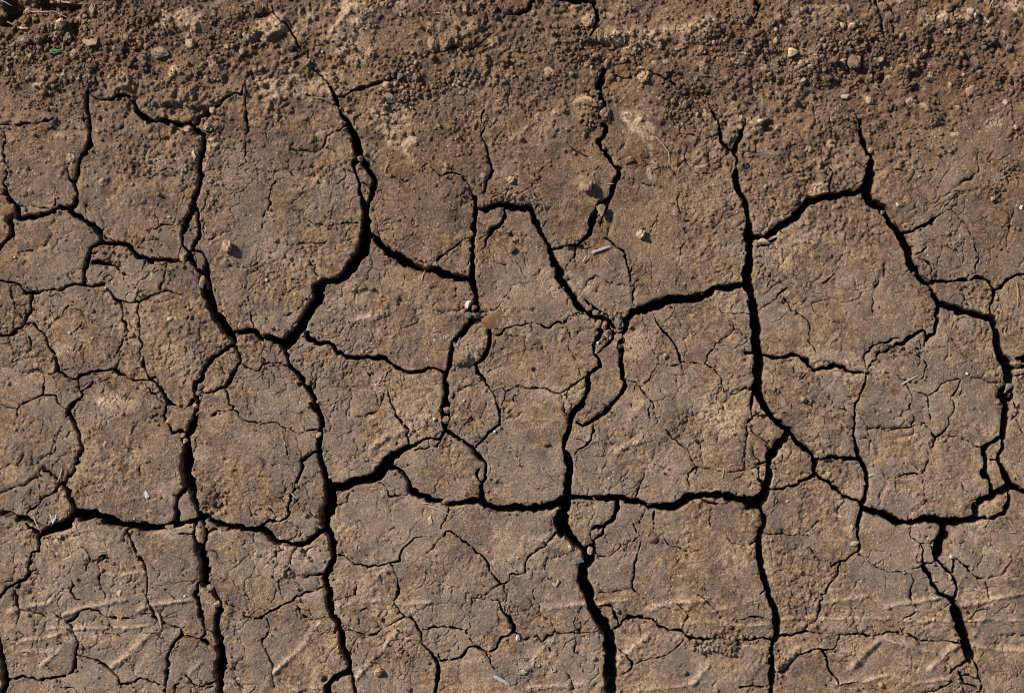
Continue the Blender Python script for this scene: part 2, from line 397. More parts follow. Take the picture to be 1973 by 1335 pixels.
H 590,820,10 580,890,12 555,950,10 540,1000,14 525,1040,10 530,1120,14 515,1180,14 530,1230,16 545,1300,20 560,1330,26 580,1400,26 578,1480,22 565,1560,22 560,1600,28
H 500,1165,6 525,1130,8
H 500,1165,6 525,1190,8
H 590,800,14 630,750,14 660,710,12 720,700,14 760,675,14 800,660,18 850,600,20 890,575,16 910,600,10 910,650,8
H 580,800,12 580,720,12 620,680,10 640,660,8 690,650,14 790,640,8
H 300,1325,24 370,1305,18 430,1320,26 500,1325,26 550,1325,24
H 0,1240,8 25,1270,10
H -20,1065,8 40,1065,8
H 700,820,6 760,840,6 820,870,7 870,880,5 920,850,5 925,790,4
H 820,880,7 845,950,6 835,1020,5 860,1080,6 850,1115,8
H 860,920,6 910,940,7 945,970,8 945,1040,8 955,1080,5
H 940,965,6 985,940,6 1000,900,7 1060,880,8 1110,870,8 1150,840,8 1170,820,6 1180,780,4
H 1110,870,7 1080,960,8 1070,1040,7 1030,1130,8 990,1190,12 965,1240,8
H 860,1090,6 920,1110,6 960,1160,7 990,1190,8
H 545,1140,5 600,1135,6 700,1145,7 800,1145,8 860,1125,8 900,1110,6
H 1020,1180,6 1100,1190,6 1160,1215,6 1220,1250,7 1255,1250,8
H 1170,845,6 1230,850,6 1290,870,6 1350,880,6
H 860,700,6 900,760,6 935,790,5
H 690,200,3 680,240,6 650,310,8 635,360,6 625,430,4 610,490,3
H 110,400,6 150,460,6 240,510,8 255,580,6 245,660,5 280,720,6
H 120,350,14 90,390,10 40,430,8 -20,450,6 -100,450,4
H 340,310,7 400,270,7 420,220,5
H 900,10,6 910,60,6 920,100,6 870,140,8
H 890,160,8 930,180,10 945,230,10 955,285,10
H 1160,30,6 1200,60,7 1210,130,8 1225,190,8 1200,230,8 1205,265,8
H 1395,0,8 1395,90,6 1355,130,5
H 890,570,6 895,530,4 950,515,4
H 1060,640,4 1100,680,4 1150,740,3
H 360,530,4 440,540,4
H 440,1030,5 480,1050,5 520,1060,4
H 320,860,3 340,950,4 380,990,6
H 180,880,3 260,840,4
H 480,890,3 520,950,6
I 358,135,14 340,110,10 300,70,12 260,65,8
I 355,130,14 390,180,26 405,230,26 430,280,36 440,300,50 510,310,56 580,325,50 640,350,52 700,385,44 770,380,42 850,380,40 920,385,40 980,380,40 1050,365,30 1120,350,24 1160,340,30
I 440,300,50 390,350,60 330,380,60 280,410,40 240,440,20 245,490,16 240,530,14 200,540,12 185,600,16 170,650,16 120,690,14 70,725,14 30,750,12 0,780,14
I -60,260,34 0,290,34 60,320,36 120,335,34 170,345,26 230,365,18 270,375,10
I 160,360,14 180,385,16 230,410,20 270,415,24
I 355,140,12 310,180,12 250,210,12 240,250,10 180,290,10 160,320,8
I 1060,-40,56 1070,0,60 1070,60,50 1085,110,40 1105,160,34 1115,220,36 1130,280,32 1145,320,34
I 1115,350,14 1110,390,14 1115,450,16 1140,490,40 1140,480,50 1155,550,56 1165,620,52 1165,690,46 1190,730,30 1220,760,24 1235,810,24 1255,850,34 1255,930,26 1255,1000,34 1258,1070,40 1265,1130,46 1270,1180,50 1250,1220,44 1255,1280,36 1258,1345,34
I 1150,340,20 1165,380,20 1180,430,20 1160,470,30
I 1070,150,16 1040,200,16 1015,230,20 1005,290,24 1005,350,26
I 1160,335,28 1200,330,24 1250,360,30 1300,385,36 1370,385,34 1430,395,30 1493,395,40 1523,425,34 1573,460,36 1633,485,30 1693,490,26 1743,470,30 1793,440,28 1833,400,30
I 1230,390,14 1190,420,14
I 1140,700,14 1130,770,16 1150,850,18 1165,910,18 1185,960,14 1190,990,10 1165,1020,12 1210,1060,12 1240,1065,14
I 1190,960,8 1240,995,5
I 1045,1005,10 1060,1010,14 1120,1015,8 1165,1020,8
I 725,410,8 760,450,10 790,520,12 830,580,14 840,650,12 835,720,12 840,790,12 850,840,14 880,890,16 920,920,14 980,945,12 1030,970,12 1045,1000,16 1010,1050,14 980,1090,16 970,1150,16 955,1210,14 950,1280,14 950,1345,12
I 715,470,6 725,430,8
I 75,730,10 105,790,10 115,850,10 150,860,10 200,865,8 250,885,8 280,900,6
I 310,880,6 350,905,10 385,935,12 430,910,14 475,870,12 520,855,12 560,865,8 600,895,8 640,920,8 690,900,8 760,890,8 855,875,8
I 395,930,8 430,990,8 445,1040,10 435,1100,14 430,1150,16 420,1210,16 390,1230,12 330,1250,14 270,1250,16 200,1250,12 150,1240,14 40,1250,14
I 440,1110,10 510,1125,14 560,1145,16 610,1180,16 660,1220,16 680,1250,12 700,1285,14 740,1285,14 780,1255,12 820,1240,12 880,1255,8 940,1280,8
I 1065,1230,10 1110,1265,10 1160,1280,10 1210,1270,14 1245,1250,12
I 1050,1250,10 1015,1290,10 1000,1325,8
I 0,1050,20 10,1130,36 25,1200,44 30,1270,36 10,1345,30
I 420,670,6 425,730,10 410,765,10 435,810,8 490,815,5
I 410,765,6 360,770,5 330,800,5
I 570,600,4 580,680,8 600,780,6 610,820,3
I 490,500,4 520,560,5 505,620,5
I 570,580,5 590,545,6 620,550,4
I 900,985,4 950,1040,4 990,1060,4
I 115,870,5 120,910,5 95,960,5
I 720,720,4 800,690,4 830,690,4
I 0,190,4 60,165,7 130,150,6 200,110,6 230,95,4
I 215,635,5 170,660,6
I 220,640,4 235,690,4
I 1040,420,8 1080,440,8 1115,430,8
I 1290,830,5 1360,860,6 1400,905,8 1493,905,10
I 1290,1220,4 1350,1260,5 1390,1310,4
I 320,1260,6 330,1300,5 420,1310,4
J 365,-20,24 380,80,30 400,140,36 400,200,46 400,260,52 375,310,56 360,360,48 365,390,44 400,420,36 420,480,38 415,560,36 395,620,44 380,680,40 390,740,40 400,820,40 410,880,44 440,940,44 460,1000,44 470,1060,34 490,1110,40 510,1160,34 510,1215,34 470,1230,26 420,1250,36 390,1290,36 385,1345,40
J 518,1215,18 535,1280,18 555,1345,16
J 780,55,18 820,75,20 855,110,24 870,170,34 910,200,36 970,220,34 1040,235,36 1070,250,30 1100,250,30 1170,245,36 1230,235,40 1270,240,44 1320,275,44 1390,290,44 1483,290,48 1553,290,46 1623,280,46 1703,260,50 1733,240,60
J 740,50,30 780,55,18
J 445,545,10 490,555,10 540,595,10 620,615,12 690,615,10 750,605,8 800,595,12 810,540,10 850,490,8 890,445,8 980,445,6
J 745,610,8 755,650,8 785,690,6 785,760,10 770,820,8 800,870,10 830,905,14 880,930,12 930,990,12 940,1040,12 980,1090,14 1000,1140,16 1010,1200,22 1000,1270,22 1000,1345,18
J 830,905,10 780,945,10 720,970,8 660,990,12 610,1005,10 540,985,12 470,990,6
J 600,1005,5 550,1030,4 520,1070,5 520,1140,6
J 940,975,10 1000,950,10 1050,945,10 1110,955,12 1170,970,12
J 1080,285,14 1070,330,10 1045,350,10 1035,390,8
J 1100,410,8 1060,415,8 1030,450,8 1000,490,7 960,530,5
J 1100,410,8 1150,445,10 1200,480,12 1240,525,14 1280,545,12 1310,610,12 1340,670,14 1375,715,14 1410,690,10 1440,655,12 1483,660,8 1513,655,8 1523,600,8 1563,540,8 1643,480,10 1698,415,8
J 1375,715,10 1320,745,10 1280,785,10 1215,785,6 1215,830,4
J 1385,720,5 1415,790,4 1410,860,5
J 1300,785,5 1360,820,8 1410,865,10 1440,910,18 1440,960,18 1430,990,12 1385,1015,14 1350,1080,12 1305,1110,12 1260,1085,12 1200,1085,12 1165,1120,16 1120,1145,12 1060,1135,8 1010,1150,12
J 1440,985,12 1483,1000,8 1523,1015,8 1558,1005,6 1593,1015,8 1633,1050,8 1673,1085,6
J 1300,1115,8 1340,1170,6 1385,1220,6 1395,1260,5
J 0,905,12 60,860,12 110,830,12 190,805,10 270,765,8 340,740,6 375,725,6
J 190,820,4 230,880,4 290,920,4 395,905,4
J 30,900,8 50,990,6 20,1050,8 60,1120,10 80,1180,10 80,1240,8 85,1300,6
J 205,495,8 185,560,8 170,640,6
J 200,690,5 245,770,5
J 210,680,8 290,675,7 340,660,16 375,665,16
J 60,660,4 110,720,4 135,800,4
J 275,0,10 232,10,14 235,60,16 210,140,14 185,200,12 165,260,12 160,320,12 110,355,12 50,360,14 10,385,20
J 210,230,8 180,265,8
J 140,360,6 190,370,6 220,410,5 215,480,5
J 670,135,6 720,165,8 760,200,8 840,215,6
J 840,120,5 860,170,6
J 430,255,5 490,235,6 520,190,5
J 1210,890,6 1215,940,5 1190,980,5 1220,1060,4
J 560,720,4 545,770,5 420,805,5
J 400,980,6 340,1010,4
J 790,980,5 830,1010,6 920,1030,6
J 470,1050,6 515,1070,6
J 1310,290,4 1310,340,4
J 720,440,3 770,380,4
K 265,250,44 265,350,48 280,410,46 330,470,40 375,515,30
K 410,465,50 412,500,60 400,550,60 370,620,60 370,680,62 400,760,64 430,840,60 460,910,56 500,970,60 525,1030,64 530,1100,60 520,1180,56 515,1260,64 515,1345,60
K 270,235,40 370,230,28 450,225,30 530,230,34 600,235,38 670,245,46 740,265,34 820,265,44 910,260,46 960,225,50 1040,208,40 1110,210,42 1200,215,44 1290,220,50 1350,240,60 1395,200,50
K 1310,270,30 1370,275,40
K 1385,260,34 1390,350,26 1385,430,26 1390,520,34 1390,590,36 1405,670,34 1420,740,36 1445,800,34 1465,860,40 1470,930,40 1465,1000,40 1455,1070,26 1440,1130,36 1435,1200,40 1440,1250,40 1450,1345,20
K 570,255,24 560,310,24 545,345,16 500,370,18 450,385,14 410,400,8
K 492,375,12 470,410,14 430,440,10
K 410,370,4 415,440,6
K 525,960,10 580,935,14 630,910,16 700,905,18 760,910,16 800,940,14 860,970,14 920,965,16 950,1000,14 990,1020,16 1050,1040,18 1140,1020,10 1230,1025,10 1300,1030,10 1360,1020,14 1400,1020,16 1460,1045,18
K 580,930,14 560,880,12 520,840,10 440,815,6
K 565,1070,8 600,1110,8 640,1150,10 630,1190,10 590,1225,8
K 640,1170,5 740,1150,6 830,1130,6 890,1090,6 940,1030,8
K 150,1040,10 180,1000,10 210,980,8 240,1000,8 310,985,8 390,980,8 475,970,6
K 320,990,8 335,1050,8 335,1100,8 390,1130,6
K 210,970,5 200,920,4 120,870,4
K 350,975,6 315,930,6 320,890,5 360,850,4
K 1035,235,10 1085,260,14 1130,245,8
K 1100,270,4 1100,390,4
K 670,215,7 690,140,8 710,60,6
K 965,190,6 965,140,6 980,85,7 1030,55,6 1000,0,7
K 1030,40,8 1080,35,6 1170,60,6
K 1180,70,6 1250,50,8 1300,40,8 1370,35,10 1410,25,8
K 1355,50,8 1355,110,12 1390,130,14
K 1285,0,6 1285,35,6
K 765,285,10 755,340,10 768,400,8
K 670,375,5 690,430,7 710,450,7
K 720,290,3 700,370,4
K 610,460,6 660,470,8 695,460,8
K 710,480,8 695,540,9 670,590,10 655,690,10 655,730,8 700,770,7 710,790,7
K 830,470,8 860,500,8 940,520,5 1030,518,7
K 435,555,6 490,560,6 530,520,5 600,480,4
K 1200,420,5 1220,460,6 1310,480,4 1380,450,6
K 1040,760,5 1090,820,5 1150,890,5 1145,950,4
K 1230,905,7 1290,895,8 1340,880,8 1400,890,8 1460,915,8
K 900,830,4 960,860,5 970,890,4 925,960,5
K 1400,750,6 1365,780,5 1365,840,4
K 1390,418,8 1440,430,8 1520,430,8 1600,420,8 1670,400,8 1720,355,5
K 270,1170,4 300,1250,5 300,1300,4
K 1270,1310,10 1340,1300,10 1400,1290,8
K 450,760,4 550,750,4 640,735,4
L 305,0,24 305,40,22 300,90,20 260,110,18 210,130,18 190,155,14 110,160,14 90,175,18 20,175,20 -20,175,16
L 300,80,16 370,130,20 420,180,22 450,220,20 500,240,18 560,255,22
L 560,270,30 620,285,36 680,305,44 730,340,44 780,375,44 840,370,38 910,355,38 980,345,50 1040,355,60 1100,360,42 1160,355,40 1200,330,50 1215,250,46 1250,215,40 1310,195,44 1370,170,44 1410,150,50 1450,160,46 1500,180,36
L 1280,5,10 1320,10,12
L 1400,170,16 1390,240,20 1360,300,22 1310,325,18 1250,340,24 1190,350,30
L 1040,370,60 1020,430,56 995,490,60 985,545,44 970,580,14 930,590,12 890,595,14 845,605,8
L 890,600,18 930,650,22 950,710,24 990,755,22 1040,800,26 1070,830,34 1085,880,50 1110,940,56 1130,1000,56 1145,1060,60 1165,1110,60 1165,1150,36
L 985,570,18 1020,620,14 1050,660,16 1075,700,16 1080,750,18 1065,810,22
L 1065,580,10 1055,650,10
L 1180,1080,14 1200,1150,12 1215,1210,14 1220,1290,14 1225,1345,8
L 1160,1150,14 1100,1190,14 1060,1220,12
L 1120,1230,16 1130,1290,14 1200,1300,10
L 1130,1240,8 1200,1245,8
L 1060,1270,8 1000,1295,8 950,1325,8
L 555,290,16 540,370,16 535,440,14 540,490,14 525,515,12 510,520,12 470,550,12 430,580,14 380,610,10
L 430,590,12 420,650,12 370,720,14 320,780,12 305,810,12 305,880,10 285,930,5 230,980,5
L 380,610,8 350,585,5 320,580,4 270,500,4
L 530,520,5 610,570,6 640,610,8 730,635,6 760,620,6 840,640,6 860,680,6 830,720,10 830,790,10 860,850,10
L 830,390,5 845,460,6 905,485,8 900,550,10 895,590,10
L 905,485,6 970,455,6
L 60,1020,20 140,1015,14 200,995,12 260,995,8 330,1000,6
L 420,1000,8 520,1000,12 600,995,12 660,985,12 720,985,14 790,990,12 830,1010,14 900,1030,10 970,1035,8 1080,1045,12 1140,1045,14
L 430,1005,10 415,1050,8 390,1075,8 330,1085,10 260,1080,10 190,1100,8
L 330,1090,12 345,1140,12 385,1200,12 430,1250,10 440,1280,8 540,1280,5
L 540,1300,4 640,1320,5
L 1090,570,8 1120,600,10 1160,620,10 1200,660,8 1230,680,10 1280,690,6 1330,670,5 1400,590,5
L 1265,690,5 1270,790,5 1290,860,6 1220,875,8 1180,900,8 1130,940,10
L 790,990,6 780,940,5 860,870,4
L 990,870,6 1030,840,8 1060,830,8
L 930,0,8 925,70,6 860,80,6 800,95,6 760,110,5
L 915,70,5 910,150,4 930,230,3
L 1110,80,3 1120,150,5 1190,190,4 1215,220,5
L 40,1230,10 80,1220,12 130,1200,12 170,1150,8 190,1100,6
L 1500,985,5 1420,1005,6 1360,1020,4
L -10,905,6 40,915,6
"""
TILE = dict(zip("ABCDEFGHIJKL", [(x, y) for y in (0, 440, 885) for x in (0, 500, 1000, 1473)]))
TS = 2.966
def T(t, x, y): return TILE[t][0] + x / TS, TILE[t][1] + y / TS
cracks = []
for line in CRACKS.strip().splitlines():
    p = line.split()
    cracks.append([(*T(p[0], float(a), float(b)), float(w) / TS) for a, b, w in (q.split(',') for q in p[1:])])
raw_w = [sum(p[2] for p in c) / len(c) for c in cracks]
cracks = [[(x, y, w * 1.06 + 1.6 if w > 5 else (w + .5 if w > 3 else w + .1)) for x, y, w in c] for c in cracks]
cracks = [[(x, y, w * (.55 if y < 165 and 300 < x < 1010 else 1)) for x, y, w in c] for c in cracks]     # half filled with crumbs near the top
# cracks that leave the photo run on a little way
for c in cracks:
    for e, n in ((0, 1), (-1, -2)):
        x, y, w = c[e]
        if x < 4 or y < 4 or x > W - 4 or y > H - 4:
            dx, dy = x - c[n][0], y - c[n][1]
            L = math.hypot(dx, dy) + 1e-6
            q = (x + dx / L * 90, y + dy / L * 90, w * .8)
            if e == 0: c.insert(0, q)
            else: c.append(q)
# boundaries where a crack fades out under crumbs (they close a plate but cut nothing)
CLOSERS = [[(589,643),(550,650)],[(480,125),(495,70),(500,36)],[(0,246),(50,241),(108,230),(142,233),(172,233)],[(5,262),(3,244)],[(44,421),(20,419)],
[(224,688),(222,712)],[(1117,818),(1096,812)],[(1109,882),(1090,882)],[(1168,460),(1130,470)],[(1222,585),(1220,604)],
[(1165,127),(1190,142),(1217,146),(1260,142),(1314,180),(1365,210)],[(932,213),(1000,160),(1080,150),(1110,185),(1145,192),(1160,180)],[(934,373),(918,400)],
[(787,128),(870,170),(932,213)],[(1440,235),(1500,215),(1650,228)],[(1684,304),(1760,290),(1860,300),(1985,330),(2100,340)],[(832,1035),(871,1023),(850,1012)],
[(513,701),(500,711),(475,713),(461,702)],[(1583,1222),(1617,1222)],[(979,755),(953,751)],[(93,1188),(108,1184)],[(1825,392),(1830,410)],[(1830,410),(1862,440),(1884,500),(1880,535)],
[(1803,858),(1806,838),(1880,860),(1896,861)],[(1850,735),(1870,720),(1940,735)],[(85,755),(85,720),(112,722)],[(85,757),(137,792)],[(33,783),(0,774),(-80,770)],[(-80,240),(10,246)]]

# ------------------------------------------------------------------ height field of the ground, in photo pixels
STEP = 1.25
X0, X1, Y0, Y1 = -72.0, 2046.0, -72.0, 1410.0
nx, ny = int((X1 - X0) / STEP) + 1, int((Y1 - Y0) / STEP) + 1
gx = X0 + np.arange(nx) * STEP
gy = Y0 + np.arange(ny) * STEP

def bspline(n_cells, t):
    i = np.floor(t).astype(int); f = (t - i)
    A = np.zeros((len(t), n_cells + 4), np.float32)
    r = np.arange(len(t))
    A[r, i] = (1 - f) ** 3 / 6
    A[r, i + 1] = (3 * f ** 3 - 6 * f ** 2 + 4) / 6
    A[r, i + 2] = (-3 * f ** 3 + 3 * f ** 2 + 3 * f + 1) / 6
    A[r, i + 3] = f ** 3 / 6
    return A
def vnoise(xs, ys, sx, seed, sy=None):
    """Smooth random field of unit spread on the grid xs by ys, features of size sx (px)."""
    sy = sy or sx
    ox, oy = -1500.0, -1200.0
    tx, ty = (xs - ox) / sx, (ys - oy) / sy
    mx, my = int(4900 / sx) + 2, int(3700 / sy) + 2
    i0, j0 = int(tx.min()), int(ty.min())
    i1, j1 = int(tx.max()) + 6, int(ty.max()) + 6
    L = np.random.RandomState(seed).randn(my + 6, mx + 6).astype(np.float32)[j0:j1, i0:i1]
    A = bspline(L.shape[0] - 4, ty - j0); B = bspline(L.shape[1] - 4, tx - i0)
    return (A @ L @ B.T) / .48
def fbm(xs, ys, s, seed, octs=4, gain=.5, lac=2.1):
    o = 0; a = 1; n = 0
    for k in range(octs):
        o = o + a * vnoise(xs, ys, s / lac ** k, seed + 31 * k); n += a * a; a *= gain
    return o / math.sqrt(n)
def smooth(a, b, v):
    t = np.clip((v - a) / (b - a), 0, 1)
    return t * t * (3 - 2 * t)

def seg_windows(xs, ys, step, pts, pad):
    for p, q in zip(pts, pts[1:]):
        r = max(p[2], q[2]) / 2 + pad
        i0 = max(0, int((min(p[0], q[0]) - r - xs[0]) / step)); i1 = min(len(xs), int((max(p[0], q[0]) + r - xs[0]) / step) + 2)
        j0 = max(0, int((min(p[1], q[1]) - r - ys[0]) / step)); j1 = min(len(ys), int((max(p[1], q[1]) + r - ys[0]) / step) + 2)
        if i1 > i0 and j1 > j0: yield p, q, i0, i1, j0, j1
def crack_field(lines, xs, ys, step, pad, U=None, V=None):
    """Signed distance inside (+) or outside (-) the nearest crack wall."""
    F = np.full((len(ys), len(xs)), -99., np.float32)
    for c in lines:
        for p, q, i0, i1, j0, j1 in seg_windows(xs, ys, step, c, pad + 5):
            PX = np.broadcast_to(xs[i0:i1], (j1 - j0, i1 - i0)); PY = np.broadcast_to(ys[j0:j1, None], PX.shape)
            if U is not None: PX = PX + U[j0:j1, i0:i1]; PY = PY + V[j0:j1, i0:i1]
            dx, dy = q[0] - p[0], q[1] - p[1]
            t = np.clip(((PX - p[0]) * dx + (PY - p[1]) * dy) / (dx * dx + dy * dy + 1e-9), 0, 1)
            f = (p[2] + (q[2] - p[2]) * t) / 2 - np.hypot(PX - p[0] - t * dx, PY - p[1] - t * dy)
            np.maximum(F[j0:j1, i0:i1], f, out=F[j0:j1, i0:i1])
    return F

rng = random.Random(11)
hair = []
verts = [(x, y) for c in cracks for x, y, w in c if y > 150]
for k in range(260):
    if k % 3:
        x, y = rng.choice(verts)
    else:
        x, y = rng.uniform(-40, W + 40), rng.uniform(120, H + 40)
    a = rng.uniform(0, 6.28); w = rng.uniform(.7, 1.1); pts = [(x, y, w)]
    for s in range(rng.randint(5, 16)):
        a += rng.gauss(0, .5); st = rng.uniform(5, 11)
        x += st * math.cos(a); y += st * math.sin(a)
        pts.append((x, y, w * (1 - s / 22)))
    hair.append(pts)

U = 2.0 * vnoise(gx, gy, 30, 101) + 1.5 * vnoise(gx, gy, 11, 102) + .9 * vnoise(gx, gy, 5, 103)
V = 2.0 * vnoise(gx, gy, 30, 201) + 1.5 * vnoise(gx, gy, 11, 202) + .9 * vnoise(gx, gy, 5, 203)
U = np.clip(U, -5.5, 5.5); V = np.clip(V, -5.5, 5.5)
F = crack_field(cracks + hair, gx, gy, STEP, 15, U, V)
F += np.where(F > -90, .38 * vnoise(gx, gy, 7, 301) + .34 * vnoise(gx, gy, 3.4, 302) , 0)
def cell_edges(xs, ys, size, seed, warp):
    r_ = np.random.RandomState(seed)
    X = (xs[None, :] - xs[0] + warp * vnoise(xs, ys, size * .5, seed + 1) + warp * .5 * vnoise(xs, ys, size * .18, seed + 2) + warp * .2 * vnoise(xs, ys, size * .07, seed + 3)) / size
    Y = (ys[:, None] - ys[0] + warp * vnoise(xs, ys, size * .5, seed + 4) + warp * .5 * vnoise(xs, ys, size * .18, seed + 5) + warp * .2 * vnoise(xs, ys, size * .07, seed + 6)) / size
    n0, n1 = int(X.max()) + 6, int(Y.max()) + 6
    S = np.stack(np.meshgrid(np.arange(n0) - 2., np.arange(n1) - 2.), -1) + r_.uniform(.05, .95, (n1, n0, 2))
    bi, bj = np.clip(np.floor(X).astype(int), -1, n0 - 4), np.clip(np.floor(Y).astype(int), -1, n1 - 4)
    d1 = np.full(X.shape, 9., np.float32); d2 = d1.copy()
    for dj in (-1, 0, 1):
        for di in (-1, 0, 1):
            q = S[bj + dj + 2, bi + di + 2]
            d = np.hypot(q[..., 0] - X, q[..., 1] - Y)
            d2 = np.where(d < d1, d1, np.minimum(d2, d)); d1 = np.minimum(d1, d)
    return (d2 - d1) * size / 2
veins = np.zeros((ny, nx), np.float32)
for size, seed, hw, th in ((92, 1201, .95, -.4), (46, 1301, .8, -.15), (25, 1401, .7, .3)):
    e = cell_edges(gx, gy, size, seed, size * .13)
    on_ = smooth(th, th + .8, vnoise(gx, gy, 75, seed + 9) + .5 * vnoise(gx, gy, 30, seed + 10))
    on_ = on_ * smooth(-1.0, .1, vnoise(gx, gy, 17, seed + 11))
    veins = np.maximum(veins, on_ * smooth(hw * 1.9, hw * .4, e))

# loose crumb soil: ellipses x, y, rx, ry, amount
LOOSE = [(90,85,150,85,1),(165,145,40,50,.9),(270,75,70,60,.7),(455,65,55,75,.7),(575,105,30,28,.8),(850,150,120,48,1),(960,25,60,30,.7),(840,40,40,30,.4),
(1180,105,75,55,.8),(1160,195,32,45,.9),(1340,175,70,42,1),(1425,80,70,52,.9),(1500,110,60,45,.8),(1640,120,75,75,1),(1790,100,150,58,1),(1640,185,45,60,.9),(1905,150,75,85,.9),
(1915,370,45,40,.8),(1420,312,22,26,.9),(1240,440,20,18,.6),(1168,628,32,34,.6),(1090,470,30,14,.6),(1380,1235,60,18,.7),(1490,1290,14,50,.9),(1405,1235,25,14,.9),
(955,380,36,14,.8),(410,970,22,20,.6),(1720,670,45,16,.7),(560,1109,14,13,.5),(210,508,35,9,.8),(325,525,14,18,.5),(75,1022,40,16,.7),(1835,1310,60,30,.4),(400,225,30,40,.4),
(500,140,60,22,.4),(700,110,100,60,.35),(1250,90,120,80,.3),(310,170,120,50,.3),(1050,90,90,90,.25),(1580,60,120,60,.35),(1750,230,180,60,.3),(90,200,100,50,.35),(1900,560,25,16,.6),(300,800,14,14,.4),(885,690,26,20,.3)]
loose = np.zeros((ny, nx), np.float32)
wob = .35 * vnoise(gx, gy, 40, 401) + .22 * vnoise(gx, gy, 15, 402)
for x, y, rx, ry, am in LOOSE:
    i0, i1 = np.searchsorted(gx, (x - 1.6 * rx, x + 1.6 * rx)); j0, j1 = np.searchsorted(gy, (y - 1.6 * ry, y + 1.6 * ry))
    d = np.hypot((gx[i0:i1] - x) / rx, ((gy[j0:j1] - y) / ry)[:, None]) + wob[j0:j1, i0:i1]
    np.maximum(loose[j0:j1, i0:i1], am * smooth(1.3, .45, d), out=loose[j0:j1, i0:i1])
rough_top = smooth(410, 70, gy[:, None] + 60 * vnoise(gx, gy, 150, 411)) * np.ones((1, nx))

damp = (1.0 * smooth(1050, -80, gy[:, None] + 110 * vnoise(gx, gy, 210, 421) + 30 * vnoise(gx, gy, 50, 422)) * np.clip(1 + .25 * vnoise(gx, gy, 120, 423), 0, 1.3)).astype(np.float32)
corner = smooth(330, 60, np.hypot(gx[None, :] - 40, (gy[:, None] - 50) * 1.5))
damp = np.clip(damp + .7 * corner, 0, 1)
PALE = [(1208,222,22,18,.85),(1228,240,26,14,.8),(1243,262,12,18,.7),(1250,290,9,18,.8),(1254,318,12,16,.7),(1190,205,8,8,.5),(785,285,34,30,.7),(770,235,34,24,.5),(1185,68,18,15,1),(1226,72,26,20,.6),(1300,55,60,22,.55),(1893,46,14,20,.9),(1945,12,26,18,.7),(530,55,32,26,.6),
(360,50,34,18,.6),(590,60,50,30,.35),(690,60,40,40,.3),(575,160,70,20,.45),(880,60,40,40,.3),(1430,114,18,14,.7),(1560,30,60,30,.3),(1780,40,70,20,.4),(1135,194,24,12,.6),(230,780,26,14,.5),(101,1042,16,7,1),
(1520,480,20,50,.35),(1410,820,40,26,.5),(1480,900,30,30,.3),(1640,1015,12,16,.6),(1620,990,9,10,.8),(1650,1110,24,14,.5),(1710,1165,22,14,.7),(700,1050,60,20,.35),(560,1060,60,30,.3),(700,1140,24,20,.4),(1860,1150,30,12,.45),
(160,1230,40,18,.35),(120,1060,70,30,.35),(1420,1090,40,30,.4),(1010,1060,40,30,.3),(1850,1040,40,30,.3),(1220,660,40,24,.4),(860,760,40,20,.3),(760,740,40,24,.3),(1890,390,16,12,.6),(1915,240,18,16,.6),(340,1020,40,10,.35),
(1600,700,60,20,.25),(1080,545,40,20,.25),(480,1010,40,14,.25)]
pale = np.zeros((ny, nx), np.float32)
for x, y, rx, ry, am in PALE:
    i0, i1 = np.searchsorted(gx, (x - 1.8 * rx, x + 1.8 * rx)); j0, j1 = np.searchsorted(gy, (y - 1.8 * ry, y + 1.8 * ry))
    d = np.hypot((gx[i0:i1] - x) / rx, ((gy[j0:j1] - y) / ry)[:, None]) + 1.5 * wob[j0:j1, i0:i1]
    np.maximum(pale[j0:j1, i0:i1], am * smooth(1.2, .5, d), out=pale[j0:j1, i0:i1])

def base_height(xs, ys):
    return 5.0 * fbm(xs, ys, 260, 501, 3) + 1.0 * fbm(xs, ys, 62, 511, 3)
Z = base_height(gx, gy)
mid = fbm(gx, gy, 26, 521, 3, .55)
Z += (.32 + .4 * rough_top) * mid
flake = fbm(gx, gy, 34, 531, 4, .62)
patch = smooth(-.6, .9, vnoise(gx, gy, 110, 541))
for th, amp in ((-.7, .38), (.15, .5), (.9, .45)):
    Z += amp * (.45 + .55 * patch) * smooth(th - .09, th + .09, flake)
skin = smooth(-.10, .22, fbm(gx, gy, 52, 535, 5, .68) + .55 * vnoise(gx, gy, 170, 536)) * (1 - loose) * (1 - .6 * rough_top)
Z += .55 * skin
Z += .3 * (1 - np.abs(fbm(gx, gy, 15, 551, 2))) * (1 - .5 * loose)
rg = (1.25 - .8 * skin) * np.clip(.75 + .5 * vnoise(gx, gy, 60, 562) + .3 * vnoise(gx, gy, 22, 563), .25, 1.7)
Z += rg * ((.22 + .5 * rough_top) * vnoise(gx, gy, 10, 564) + (.34 + .45 * rough_top + .3 * loose) * vnoise(gx, gy, 5.5, 561) + .34 * vnoise(gx, gy, 3.1, 571))
Z += 1.1 * rough_top * fbm(gx, gy, 30, 581, 3, .6) + 1.3 * loose * vnoise(gx, gy, 22, 591)
gouge = fbm(gx, gy, 19, 601, 3, .6)
Z -= .8 * smooth(1.25, 2.1, gouge)

